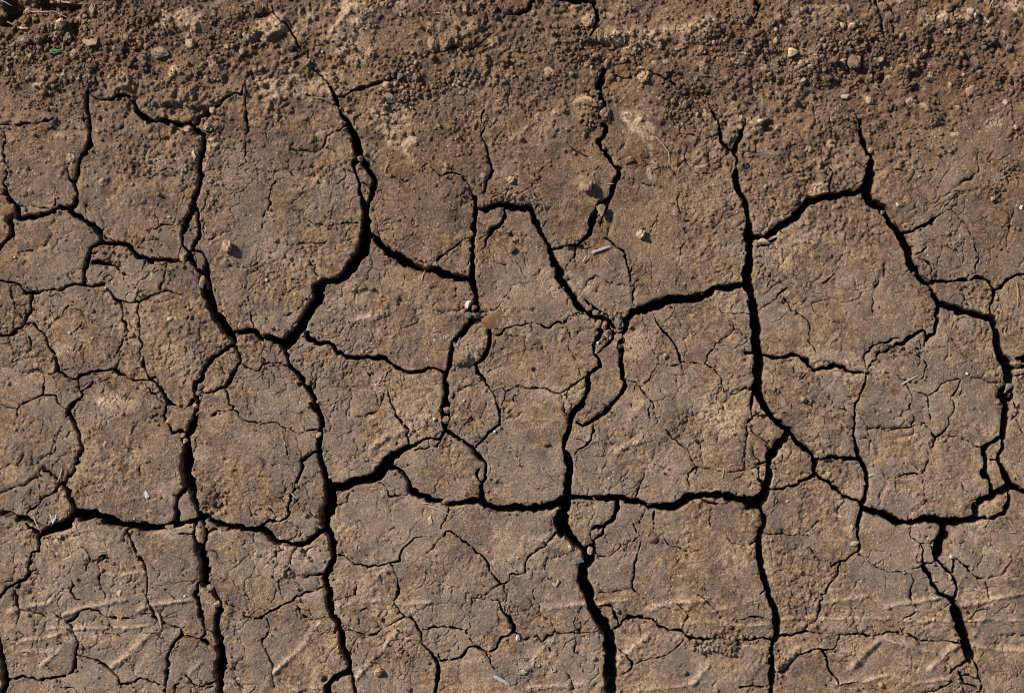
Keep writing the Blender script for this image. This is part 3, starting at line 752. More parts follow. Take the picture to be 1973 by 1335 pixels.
# tyre tread marks pressed into the mud: tile, height, half width, points
TREADS = [("I",4.5,6,[(370,890),(470,850),(600,825),(720,800)]),("I",3.5,6,[(60,870),(180,830),(290,810)]),("I",2.6,4,[(280,962),(560,958),(860,952)]),("I",5,7,[(640,1190),(760,1090),(880,975)]),
("I",-4,9,[(770,1190),(820,1110),(870,1010)]),("I",3.2,6,[(240,1175),(340,1085)]),("I",3,8,[(80,1070),(180,1100),(290,1090)]),("I",3,5,[(600,650),(700,665),(830,640)]),("I",3.4,5,[(800,850),(960,820),(1100,800)]),
("I",3,5,[(80,1040),(250,1020),(380,985)]),("I",3,5,[(1090,1220),(1160,1150)]),
("J",5,7,[(90,1215),(220,1090),(345,945)]),("J",4.6,7,[(550,1250),(660,1120),(790,985)]),("J",3.4,6,[(430,835),(560,815),(690,800)]),("J",2.6,5,[(780,825),(970,822)]),("J",2.6,5,[(340,1070),(440,1080)]),
("J",3,5,[(200,1310),(330,1295)]),("J",3.2,7,[(500,560),(650,700),(720,640)]),
("K",3.4,6,[(140,850),(270,840),(390,825)]),("K",3.2,5,[(470,825),(620,800)]),("K",3.6,6,[(740,850),(900,825),(1085,790)]),("K",3.4,6,[(1120,862),(1220,830),(1350,800)]),("K",4,8,[(560,1170),(640,1080),(740,1000)]),
("K",3.2,5,[(690,1312),(850,1300),(1010,1265)]),("K",2.8,4,[(930,932),(1150,928)]),("K",2.6,4,[(1150,940),(1430,940)]),("K",3,6,[(60,1300),(250,1290),(430,1270)]),("K",3,7,[(30,1200),(120,1110),(200,1030)]),
("K",3.2,7,[(990,1270),(1080,1170)]),("K",3,5,[(1290,1060),(1420,1090)]),("K",-2.5,8,[(330,1060),(480,1100)]),
("L",3.6,5,[(250,830),(420,805),(590,780)]),("L",3.6,5,[(715,840),(860,815),(1015,780)]),("L",4,5,[(1120,835),(1300,800),(1500,750)]),("L",2.8,4,[(70,912),(400,908),(720,912)]),("L",2.8,4,[(790,922),(1080,920)]),("L",2.8,4,[(1140,915),(1500,918)]),
("L",5,7,[(500,1185),(600,1080),(690,1000)]),("L",-4.5,8,[(560,1190),(620,1110),(670,1050)]),("L",4.5,6,[(690,1030),(830,1065),(970,1095)]),("L",4.6,7,[(950,1190),(1020,1120),(1090,1050)]),("L",4,6,[(1160,1040),(1210,980),(1260,905)]),
("L",4.5,8,[(50,1215),(110,1150),(190,1070)]),("L",-4,8,[(110,1215),(170,1140)]),("L",3.2,5,[(400,1275),(560,1265),(700,1240)]),("L",3.4,5,[(740,1235),(860,1275),(1050,1240)]),("L",3,5,[(1160,1055),(1320,1075),(1490,1085)]),("L",3,5,[(160,1095),(330,1075),(520,1100)]),
("H",2.4,8,[(270,640),(420,620)]),("B",2.5,6,[(520,60),(430,150),(380,230)]),("C",3,6,[(110,650),(40,730),(-40,800)]),("A",2.6,6,[(330,770),(400,790),(470,770)]),("F",3,9,[(640,1260),(720,1200),(860,1140)]),("F",-3.5,8,[(680,1260),(770,1195)]),
("G",2.6,8,[(640,1080),(700,1000)]),("G",2.4,8,[(560,1280),(740,1180)]),("F",2.4,9,[(560,520),(700,490)]),("H",-2.2,9,[(1130,560),(1180,620)])]
trmod = 1.75 + .22 * vnoise(gx, gy, 45, 611) + .15 * vnoise(gx, gy, 14, 612)
for t, h, hw, pts in TREADS:
    hw = hw / TS * 2.6
    pts = [(*T(t, *p), 2 * hw) for p in pts]
    acc = np.zeros((ny, nx), np.float32)
    D = crack_field([pts], gx, gy, STEP, 2.2 * hw, U * .5, V * .5)
    j, i = np.where(D > -90)
    sl = np.s_[j.min():j.max() + 1, i.min():i.max() + 1]
    d = hw - D[sl]
    g_ = np.exp(-(d / hw) ** 2) * (D[sl] > -90)
    Z[sl] += h * trmod[sl] * g_ * (.52 if h > 0 else .4)
    if h > 0: pale[sl] = np.maximum(pale[sl], .6 * np.clip(trmod[sl] - .9, 0, 1) * g_)

# round bumps and hollows: x, y, rx, ry, height
BUMPS = [(530,57,36,27,11),(360,48,34,19,9),(1226,68,24,20,9),(1185,66,20,18,8),(1452,74,17,24,9),(1682,34,17,15,8),(1405,262,20,28,7),(1300,60,55,24,7),(1133,194,25,12,7),(690,60,46,36,7),(880,58,40,36,7),
(1880,180,26,18,8),(1780,45,60,22,7),(1900,30,40,26,6),(590,70,40,30,6),(310,150,60,36,7),(400,150,50,40,7),(240,160,40,30,6),(1560,130,40,40,6),(1820,190,50,36,6),(1545,250,50,40,5),(60,235,60,24,6),
(1500,285,22,26,6),(690,553,22,9,6),(945,390,34,10,8),(888,692,18,11,9),(1130,357,19,17,5),(230,785,26,16,4),(1020,660,24,22,4),(1240,300,12,26,4),(1060,250,50,40,5),(830,250,60,40,4),(700,600,50,30,3),
(860,370,50,16,4),(310,310,60,30,4),(290,370,40,22,4),(500,230,60,40,4),(600,250,60,30,4),(1460,1015,30,20,3),
(28,20,22,17,-30),(108,18,30,14,-28),(146,24,14,15,-18),(146,54,10,18,-18),(8,42,16,15,-26),(95,82,16,8,-10),(70,45,26,14,-14),(40,60,20,12,-12),(20,75,20,12,-12),(60,15,16,12,-8),(130,95,30,16,-8),(1479,241,10,8,-14),(560,1109,9,8,-7),(625,1311,8,7,-14),
(504,30,16,10,-8),(505,72,8,8,-14),(1712,125,18,14,-7),(1650,135,20,16,-8),(1695,155,20,14,-6),(1360,185,40,12,-6),(1165,90,40,12,-8),(1310,150,20,8,-8),(410,970,17,16,-5),(1722,672,22,10,-7),(210,508,30,6,-5),(955,440,14,7,-4),(1030,597,5,5,-3),
(1015,735,0.1,0.1,0),(1200,860,50,40,-3),(770,580,8,12,-3),(390,560,4,4,0)]
for x, y, rx, ry, h in BUMPS:
    if not h: continue
    i0, i1 = np.searchsorted(gx, (x - 1.9 * rx - 4, x + 1.9 * rx + 4)); j0, j1 = np.searchsorted(gy, (y - 1.9 * ry - 4, y + 1.9 * ry + 4))
    d = np.hypot((gx[i0:i1] - x) / rx, ((gy[j0:j1] - y) / ry)[:, None]) + (1.5 if h < -12 else .8) * wob[j0:j1, i0:i1]
    Z[j0:j1, i0:i1] += h * smooth(1.25, .35, d)

# half-sunk grains in the surface
nr = np.random.RandomState(77)
def stamp(x, y, r, h):
    i0, i1 = int((x - r - X0) / STEP), int((x + r - X0) / STEP) + 2
    j0, j1 = int((y - r - Y0) / STEP), int((y + r - Y0) / STEP) + 2
    if i0 < 0 or j0 < 0 or i1 > nx or j1 > ny: return
    q = 1 - ((gx[i0:i1] - x) ** 2 + ((gy[j0:j1] - y) ** 2)[:, None]) / (r * r)
    Z[j0:j1, i0:i1] += h * np.sqrt(np.clip(q, 0, 1))
lumps = 0
while lumps < 430:
    x, y = nr.uniform(-60, W + 60), nr.uniform(-60, 420)
    j, i = int((y - Y0) / STEP), int((x - X0) / STEP)
    if nr.rand() > rough_top[j, i]: continue
    lumps += 1
    r = nr.uniform(5, 9) if nr.rand() < .82 else nr.uniform(9, 18)
    i0, i1 = max(0, int((x - 1.5 * r - X0) / STEP)), min(nx, int((x + 1.5 * r - X0) / STEP) + 2)
    j0, j1 = max(0, int((y - 1.5 * r - Y0) / STEP)), min(ny, int((y + 1.5 * r - Y0) / STEP) + 2)
    d = np.hypot(gx[i0:i1] - x, (gy[j0:j1] - y)[:, None] * nr.uniform(.8, 1.4)) / r + .7 * wob[j0:j1, i0:i1]
    Z[j0:j1, i0:i1] += r * nr.uniform(.15, .34) * smooth(1.15, .45, d)
    if nr.rand() < .5: pale[j0:j1, i0:i1] = np.maximum(pale[j0:j1, i0:i1], nr.uniform(.3, .75) * smooth(1.1, .6, d))
n = 0
while n < 14000:
    x, y = nr.uniform(-60, W + 60), nr.uniform(-60, H + 60)
    j, i = int((y - Y0) / STEP), int((x - X0) / STEP)
    p = max(loose[j, i], .4 * rough_top[j, i], .03)
    if nr.rand() > p: continue
    n += 1
    r = min(7, 1.9 * math.exp(abs(nr.randn()) * .42)) * (1 if p > .06 else .8)
    stamp(x, y, r, r * nr.uniform(.4, .8))

depth = np.clip(np.where(F < 1.0, 9 * F, 9 + 26 * (F - 1.0)), 0, 125) * (1 + .18 * vnoise(gx, gy, 16, 701))
Z -= 2.5 * veins * (1 - .8 * loose)
lip = smooth(-7, 0, F) * (F > -90)
Z -= lip * (.6 + .9 * vnoise(gx, gy, 40, 711)) * np.clip(1, 0, 1)
Z = np.where(F > 0, Z - depth, Z).astype(np.float32)

def hz(px, py):
    u, v = (px - X0) / STEP, (py - Y0) / STEP
    i, j = int(min(max(u, 0), nx - 2)), int(min(max(v, 0), ny - 2))
    fu, fv = u - i, v - j
    return float((Z[j, i] * (1 - fu) + Z[j, i + 1] * fu) * (1 - fv) + (Z[j + 1, i] * (1 - fu) + Z[j + 1, i + 1] * fu) * fv)

# ------------------------------------------------------------------ which plate each patch of ground belongs to
CS = 3.0
cx = np.arange(X0, X1 + CS, CS); cy = np.arange(Y0, Y1 + CS, CS)
barrier = [[(x, y, max(w, 7)) for x, y, w in c] for c, rw in zip(cracks, raw_w) if rw >= 2.6] + [[(x, y, 7.) for x, y in c] for c in CLOSERS]
free = crack_field(barrier, cx, cy, CS, 2) <= 0
lab = np.where(free, np.arange(free.size).reshape(free.shape) + 1, 0)
while True:
    old = lab.copy()
    for v in (lab, lab[:, ::-1], lab.T, lab.T[:, ::-1]):
        for k in range(1, v.shape[1]):
            a, b_ = v[:, k], v[:, k - 1]
            m_ = (a > 0) & (b_ > 0) & (b_ < a)
            a[m_] = b_[m_]
    if (old == lab).all(): break
PLATES = [
(533,450,"tallest mud plate, tongue-shaped, carrying the grey clod that casts a round shadow"),
(820,330,"broad mud plate with pale crust, beside the pair of small slabs wedged in a crack"),
(1291,369,"wide mud plate with streaks of pale crust running down from the loose soil"),
(1056,304,"lumpy mud plate under the loose soil, carrying the square brown clod"),
(267,346,"bumpy four-sided mud plate under a stepped crack, pale chips along its edge"),
(1535,316,"mud plate above the curved wide crack, beside the white pebble and its dark shadow"),
(84,316,"small mud plate at the frame edge topped by a row of crumbs"),
(7,392,"sliver of mud plate at the frame edge above the orange stone"),
(1900,360,"mud plate at the frame edge below the loose crumbs, with a tiny white speck"),
(702,334,"upper of two small slabs wedged inside the forked wide crack"),
(704,369,"lower pointed slab wedged inside the forked wide crack"),
(1614,550,"large mud plate with an arched top edge below the curved wide crack"),
(1815,479,"small peaked mud plate tucked against the bend of a wide crack"),
(93,484,"mud plate at the frame edge between the orange stone and a black cavity"),
(368,449,"lens-shaped mud sliver inside a doubled crack"),
(996,500,"narrow bullet-shaped mud plate with an orange pebble on it"),
(756,604,"mud plate shaped like a blunt arrowhead, flecks of straw at its lower corner"),
(1150,515,"tapering mud plate carrying the grey bark strip and dry stalks"),
(242,500,"small mud plate with a dark trench of crumbs across its upper part"),
(383,502,"small jagged slab stuck where two cracks cross, beside the oval pebbles"),
(345,643,"five-sided mud plate with the bright white shard near its upper edge"),
(1859,568,"small four-sided mud plate between a thin crack and a thick sloping one"),
(1945,620,"mud plate at the frame edge with a curved rootlet on it"),
(24,590,"small rounded mud plate at the frame edge between two thin cracks"),
(155,631,"roundish mud plate dotted with two small white grains"),
(1385,644,"mud plate with a stepped lower edge against the long upright crack"),
(252,665,"hourglass strip of mud with the tan pebble in its waist"),
(1760,813,"big mud plate with a web of hairline cracks and a thin dark stalk"),
(1294,840,"broad mud plate above the straight wide crack, split by forked hairlines"),
(1043,685,"mud plate below the orange stone with one tiny clod on it"),
(906,747,"narrow mud plate carrying the tuft of chopped dry straw"),
(1164,655,"chip of mud beside the pebble-filled crack junction"),
(45,701,"mud plate at the frame edge ending in a curved crack on one side"),
(509,676,"cap-shaped mud piece directly below the meeting of the widest cracks"),
(673,790,"mud plate narrowing upward to the meeting of the widest cracks"),
(1161,744,"mud strip between two cracks that run down from the pebble-filled junction"),
(1695,672,"thin curved mud sliver beside dark crumbs in a broken crack"),
(422,717,"leaf-shaped mud piece between the fork of a crack"),
(1570,778,"wedge-shaped mud plate with a single pale clod casting a shadow"),
(485,858,"tall oval mud plate with almost no straw or stones"),
(805,772,"small mud plate with one curving hairline along its edge"),
(244,870,"smooth mud plate with a white paper-like scrap near its lower edge"),
(120,750,"very small mud plate squeezed between thin cracks"),
(1881,792,"small mud plate veined with hairlines, against the dark crack with a grey stone"),
(1019,860,"mud plate with a white speck, standing on the sagging wide crack"),
(1952,839,"mud plate at the frame edge beside the crack holding a grey stone"),
(65,870,"rounded mud plate at the frame edge with dull hairlines and a dark clod"),
(346,804,"small broken mud piece beside the crack with several pebbles"),
(1114,843,"little mud flake at the foot of a branching crack"),
(856,904,"egg-shaped mud plate above the sagging wide crack"),
(1527,896,"triangular mud plate wedged between three cracks"),
(1914,895,"long chip of mud lying inside a split crack near the frame edge"),
(590,974,"crescent-shaped mud piece with a straw knot on its inner edge"),
(1627,919,"small square mud plate under a short thick crack"),
(720,1000,"mud plate with a hooked crack and dry stalks across it"),
(1566,1054,"mud plate with branching hairlines between two upright cracks"),
(102,978,"small mud piece beside the pale tuft of dry leaves"),
(1910,1144,"mud plate at the frame edge marked by long tyre ridges and a white stone"),
(359,979,"narrow mud wedge above the oval brown stone"),
(1912,974,"lozenge of mud enclosed by two thick cracks"),
(1136,990,"small mud piece with a notched corner under the straight wide crack"),
(1321,1095,"wide mud plate with the reddish stone at the centre of its hairlines"),
(1703,1134,"mud plate with a pale chip at its edge and faint tyre ridges"),
(30,1059,"mud plate at the frame edge below a rough crumbly crack end"),
(167,1090,"mud plate with the flat cream chip and a raised tyre ridge"),
(333,1110,"upright mud plate beside the crack with the oval brown stone"),
(1785,1036,"small broken mud piece at the foot of a thick forked crack"),
(525,1180,"large mud plate with a diagonal tyre ridge and a crumbly round hole"),
(866,1147,"irregular mud plate with many branching cracks and no stones"),
(1056,1141,"pointed mud plate with a curled shell-like flake on it"),
(699,1149,"small nearly square mud plate with a dull grey patch"),
(1810,1114,"thin mud wedge between two cracks that meet below it"),
(404,1181,"thin upright mud sliver inside a doubled crack"),
(66,1235,"mud plate with faint crossed tyre marks beside a black crack end"),
(1173,1185,"tiny mud wedge at the start of a side crack"),
(246,1240,"mud plate pressed with a steep tyre ridge and a dark hollow"),
(1322,1275,"mud plate at the bottom frame edge with crumbs along its upper crack"),
(753,1273,"mud plate at the bottom frame edge carrying the round clod"),
(1021,1284,"mud plate at the bottom frame edge with whitish root fuzz"),
(1692,1284,"mud plate at the bottom frame edge with zigzag tyre ridges"),
(1536,1248,"small crescent of mud with a fat tyre ridge"),
(371,1260,"small mud plate between two upright cracks, with a curled crack below"),
(162,1313,"mud plate at the bottom frame edge under a wavy crack"),
(655,1318,"small triangle of mud at the bottom frame edge beside a hole"),
(379,1325,"small rounded mud piece at the bottom frame edge"),
]
def cell(x, y): return int(round((y - Y0) / CS)), int(round((x - X0) / CS))
owner = np.where(free, 0, -1)          # 0 ground, -1 crack (not given yet), k plate k
counts = {}
for k, (x, y, label) in enumerate(PLATES, 1):
    j, i = cell(x, y)
    best = None
    for r in range(0, 9):
        win = lab[j - r:j + r + 1, i - r:i + r + 1]
        v = win[win > 0]
        if len(v): best = v[0]; break
    if best is None: print("no plate at", x, y); continue
    if (owner[lab == best] > 0).any(): print("seed twice", x, y, label, PLATES[owner[lab == best].max() - 1]); continue
    owner[lab == best] = k
# small scraps without a name join their neighbours
ids, inv, cnt = np.unique(lab, return_inverse=True, return_counts=True)
inv = inv.reshape(lab.shape)
small = (cnt[inv] < 260) & (owner == 0) & free
owner[small] = -1
while (owner == -1).any():
    o2 = owner.copy()
    for dj, di in ((0, 1), (0, -1), (1, 0), (-1, 0)):
        sh = np.full(owner.shape, -1)
        sh[max(dj, 0):owner.shape[0] + min(dj, 0), max(di, 0):owner.shape[1] + min(di, 0)] = owner[max(-dj, 0):owner.shape[0] + min(-dj, 0), max(-di, 0):owner.shape[1] + min(-di, 0)]
        t_ = (o2 == -1) & (sh >= 0)
        o2[t_] = sh[t_]
    owner = o2
fcx, fcy = (gx[:-1] + STEP / 2), (gy[:-1] + STEP / 2)
fo = owner[np.clip(np.round((fcy - Y0) / CS).astype(int), 0, owner.shape[0] - 1)[:, None], np.clip(np.round((fcx - X0) / CS).astype(int), 0, owner.shape[1] - 1)[None, :]]

def mesh_from(name, co, quads, attrs=None):
    me = bpy.data.meshes.new(name)
    me.vertices.add(len(co)); me.vertices.foreach_set('co', np.ascontiguousarray(co, np.float32).ravel())
    q = np.ascontiguousarray(quads, np.int32)
    k = q.shape[1]
    me.loops.add(q.size); me.loops.foreach_set('vertex_index', q.ravel())
    me.polygons.add(len(q)); me.polygons.foreach_set('loop_start', np.arange(0, q.size, k, dtype=np.int32))
    me.update(calc_edges=True)
    for a, val in (attrs or {}).items():
        at = me.attributes.new(a, 'FLOAT', 'POINT'); at.data.foreach_set('value', np.ascontiguousarray(val, np.float32))
    me.validate(verbose=False) if False else None
    return me
def tag(o, label=None, cat=None, group=None, kind=None):
    if label: o['label'] = label
    if cat: o['category'] = cat
    if group: o['group'] = group
    if kind: o['kind'] = kind
    return o
def link(name, me, mat=None, parent=None):
    o = bpy.data.objects.new(name, me); C.objects.link(o)
    if mat and not me.materials: me.materials.append(mat)
    if parent: o.parent = parent
    return o

fj, fi = np.meshgrid(np.arange(ny - 1), np.arange(nx - 1), indexing='ij')
allq = np.stack([fj * nx + fi, (fj + 1) * nx + fi, (fj + 1) * nx + fi + 1, fj * nx + fi + 1], -1).reshape(-1, 4)
fo = fo.ravel()
GX = np.broadcast_to(gx, (ny, nx)).ravel(); GY = np.broadcast_to(gy[:, None], (ny, nx)).ravel()
allco = np.stack([(GX - W / 2) * MM, (H / 2 - GY) * MM, Z.ravel() * MM], -1)
lo_, pa_, da_, sk_ = loose.ravel(), pale.ravel(), damp.ravel(), skin.ravel()
order = np.argsort(fo, kind='stable'); so = fo[order]
def faces_of(k):
    a, b_ = np.searchsorted(so, (k, k + 1))
    return allq[order[a:b_]]
pv = random.Random(8)
for k, (x, y, label) in enumerate(PLATES, 1):
    q = faces_of(k)
    if not len(q): print("empty plate", label); continue
    u, r = np.unique(q, return_inverse=True)
    org = np.array([wx(x), wy(y), 0.0])
    film = pv.uniform(-.16, .16) if y > 430 else 0
    me = mesh_from("mud_plate", allco[u] - org, r.reshape(-1, 4), {'loose': lo_[u], 'pale': pa_[u], 'damp': np.clip(da_[u] + film, 0, 1), 'skin': sk_[u]})
    o = link("mud_plate", me, M_SOIL)
    o.location = org
    tag(o, label, "mud plate", "dried mud plates between the cracks")

# the ground: the crumbly soil along the top, the ground all round, and the subsoil under the plates
q0 = faces_of(0)
u, r = np.unique(q0, return_inverse=True)
parts_co = [allco[u]]; parts_q = [r.reshape(-1, 4)]; parts_l = [lo_[u]]; parts_p = [pa_[u]]; parts_d = [da_[u]]; parts_s = [sk_[u]]
off = len(u)
RS = 4.0
ox = X0 - 820 + RS * np.arange(int((X1 - X0 + 1640) / RS) + 1); oy = Y0 - 720 + RS * np.arange(int((Y1 - Y0 + 1440) / RS) + 1)
o_top = smooth(410, 70, oy[:, None] + 60 * vnoise(ox, oy, 150, 411)) * np.ones((1, len(ox)))
ZB = base_height(ox, oy) + (.55 + .5 * o_top) * fbm(ox, oy, 26, 521, 2, .55)
oflake = fbm(ox, oy, 34, 531, 3, .62)
for th, amp in ((-.7, .4), (.15, .5), (.9, .5)): ZB += amp * smooth(th - .15, th + .15, oflake)
ZB += (.6 + 1.2 * o_top) * vnoise(ox, oy, 11, 564) + 1.5 * o_top * fbm(ox, oy, 30, 581, 2, .6)
o_skin = smooth(-.10, .22, fbm(ox, oy, 52, 535, 4, .68) + .55 * vnoise(ox, oy, 170, 536)) * (1 - .6 * o_top)
edge = cell_edges(ox, oy, 230., 5, 26)
hw = np.clip(5.0 + 3.4 * vnoise(ox, oy, 190, 801), 0, 11) * (1 - .8 * o_top)
ZB -= np.clip((hw - edge) * 11, 0, 70)
for size, seed, w_, th in ((120, 1201, 2.6, -.2), (60, 1301, 2.2, .3)):
    on_ = smooth(th, th + .8, vnoise(ox, oy, 110, seed + 9) + .5 * vnoise(ox, oy, 40, seed + 10))
    ZB -= 5.0 * on_ * smooth(w_ * 1.7, w_ * .4, cell_edges(ox, oy, size, seed, size * .13)) * (1 - .8 * o_top)
ring = (ox[None, :-1] < X0 - .1) | (ox[None, :-1] > X1 - RS + .1) | (oy[:-1, None] < Y0 - .1) | (oy[:-1, None] > Y1 - RS + .1)
jj, ii = np.where(ring)
on = len(ox)
qq = np.stack([jj * on + ii, (jj + 1) * on + ii, (jj + 1) * on + ii + 1, jj * on + ii + 1], -1)
OXX, OYY = np.meshgrid(ox, oy)
oco = np.stack([(OXX - W / 2) * MM, (H / 2 - OYY) * MM, ZB * MM], -1).reshape(-1, 3)
u, r = np.unique(qq, return_inverse=True)
parts_co.append(oco[u]); parts_q.append(r.reshape(-1, 4) + off); off += len(u)
parts_l.append(.5 * o_top.ravel()[u]); parts_p.append(np.zeros(len(u))); parts_d.append(1.0 * smooth(1050, -80, H / 2 - oco[u][:, 1] / MM)); parts_s.append(o_skin.ravel()[u])
def sheet(x0, x1, y0, y1, z, n=2):
    global off
    xs = np.linspace(x0, x1, n); ys = np.linspace(y0, y1, n)
    A, B = np.meshgrid(xs, ys)
    co = np.stack([A, B, np.full(A.shape, z)], -1).reshape(-1, 3)
    j, i = np.meshgrid(np.arange(n - 1), np.arange(n - 1), indexing='ij'); j = j.ravel(); i = i.ravel()
    parts_co.append(co); parts_q.append(np.stack([j * n + i, j * n + i + 1, (j + 1) * n + i + 1, (j + 1) * n + i], -1) + off)
    off += len(co); parts_l.append(np.zeros(len(co))); parts_p.append(np.zeros(len(co))); parts_d.append(np.full(len(co), .3)); parts_s.append(np.full(len(co), .4))
a0, a1, b0, b1 = wx(ox[0]) + .01, wx(ox[-1]) - .01, wy(oy[-1]) + .01, wy(oy[0]) - .01
sheet(wx(X0) - .03, wx(X1) + .03, wy(Y1) - .03, wy(Y0) + .03, -.19)
for s in ((-60, a0, -60, 60), (a1, 60, -60, 60), (a0, a1, -60, b0), (a0, a1, b1, 60)): sheet(*s, -.012)
ground = link("ground", mesh_from("ground", np.concatenate(parts_co), np.concatenate(parts_q), {'loose': np.concatenate(parts_l), 'pale': np.concatenate(parts_p), 'damp': np.concatenate(parts_d), 'skin': np.concatenate(parts_s)}), M_SOIL)
tag(ground, "brown crumbly soil running along the top and on beyond the cracked plates", "ground", kind='structure')

# ------------------------------------------------------------------ stones, clods and crumbs
def icosphere(n):
    t = (1 + 5 ** .5) / 2
    v = [(-1,t,0),(1,t,0),(-1,-t,0),(1,-t,0),(0,-1,t),(0,1,t),(0,-1,-t),(0,1,-t),(t,0,-1),(t,0,1),(-t,0,-1),(-t,0,1)]
    f = [(0,11,5),(0,5,1),(0,1,7),(0,7,10),(0,10,11),(1,5,9),(5,11,4),(11,10,2),(10,7,6),(7,1,8),(3,9,4),(3,4,2),(3,2,6),(3,6,8),(3,8,9),(4,9,5),(2,4,11),(6,2,10),(8,6,7),(9,8,1)]
    v = [np.array(p) / np.linalg.norm(p) for p in v]
    for _ in range(n):
        cache = {}; g = []
        def midp(a, b):
            key = (min(a, b), max(a, b))
            if key not in cache:
                p = v[a] + v[b]; v.append(p / np.linalg.norm(p)); cache[key] = len(v) - 1
            return cache[key]
        for a, b, c in f:
            x, y, z = midp(a, b), midp(b, c), midp(c, a)
            g += [(a, x, z), (b, y, x), (c, z, y), (x, y, z)]
        f = g
    return np.array(v), np.array(f)
def rock(n, seed, cuts=9, lump=.1, fine=.04, deep=.62):
    r_ = np.random.RandomState(seed)
    v, f = icosphere(n)
    d = v.copy()
    p = v * 1.0
    for fr, am in ((2.2, lump), (4.5, lump * .6), (9, fine), (17, fine * .7)):
        k = r_.randn(5, 3) * fr; ph = r_.uniform(0, 6.3, 5)
        p = p * (1 + am * np.sin(d @ k.T + ph).sum(1, keepdims=True) / 2.2)
    for _ in range(cuts):
        nrm = r_.randn(3); nrm /= np.linalg.norm(nrm); o_ = r_.uniform(deep, .88)
        ex = np.clip(p @ nrm - o_, 0, None)
        p = p - ex[:, None] * nrm * .85
    p /= np.abs(p).max(0)
    return p, f
def rock_mesh(name, mat, *a, **k):
    p, f = rock(*a, **k)
    me = mesh_from(name, p * MM, f); me.materials.append(mat)
    return me
_cache = {}
def stone_mesh(mat, style, var):
    key = (mat, style, var)
    if key not in _cache:
        st = {'clod': dict(cuts=7, lump=.22, fine=.11), 'stone': dict(cuts=12, lump=.17, fine=.06, deep=.48), 'round': dict(cuts=6, lump=.12, fine=.04), 'chip': dict(cuts=16, lump=.18, fine=.06, deep=.38)}[style]
        _cache[key] = rock_mesh(style, MATS[mat], 4, 900 + 17 * var + len(style), **st)
    return _cache[key]
pr = random.Random(4)
def stone(name, cat, label, x, y, rx, ry, mat, style='clod', h=.8, rot=None, lift=.35, z=None, group=None, var=None):
    me = stone_mesh(mat, style, pr.randrange(6) if var is None else var)
    o = link(name, me)
    rz = min(rx, ry) * h
    if z is None:
        zs = [hz(x + a * rx * .7, y + b * ry * .7) for a in (-1, 0, 1) for b in (-1, 0, 1)]
        z = sorted(zs)[5] + rz * lift if lift > -5 else 1 - rz * .2
    o.location = (wx(x), wy(y), z * MM)
    o.scale = (rx, ry, rz)
    o.rotation_euler = (0, 0, math.radians(rot if rot is not None else pr.uniform(-15, 15)))
    tag(o, label, cat, group)
    return o

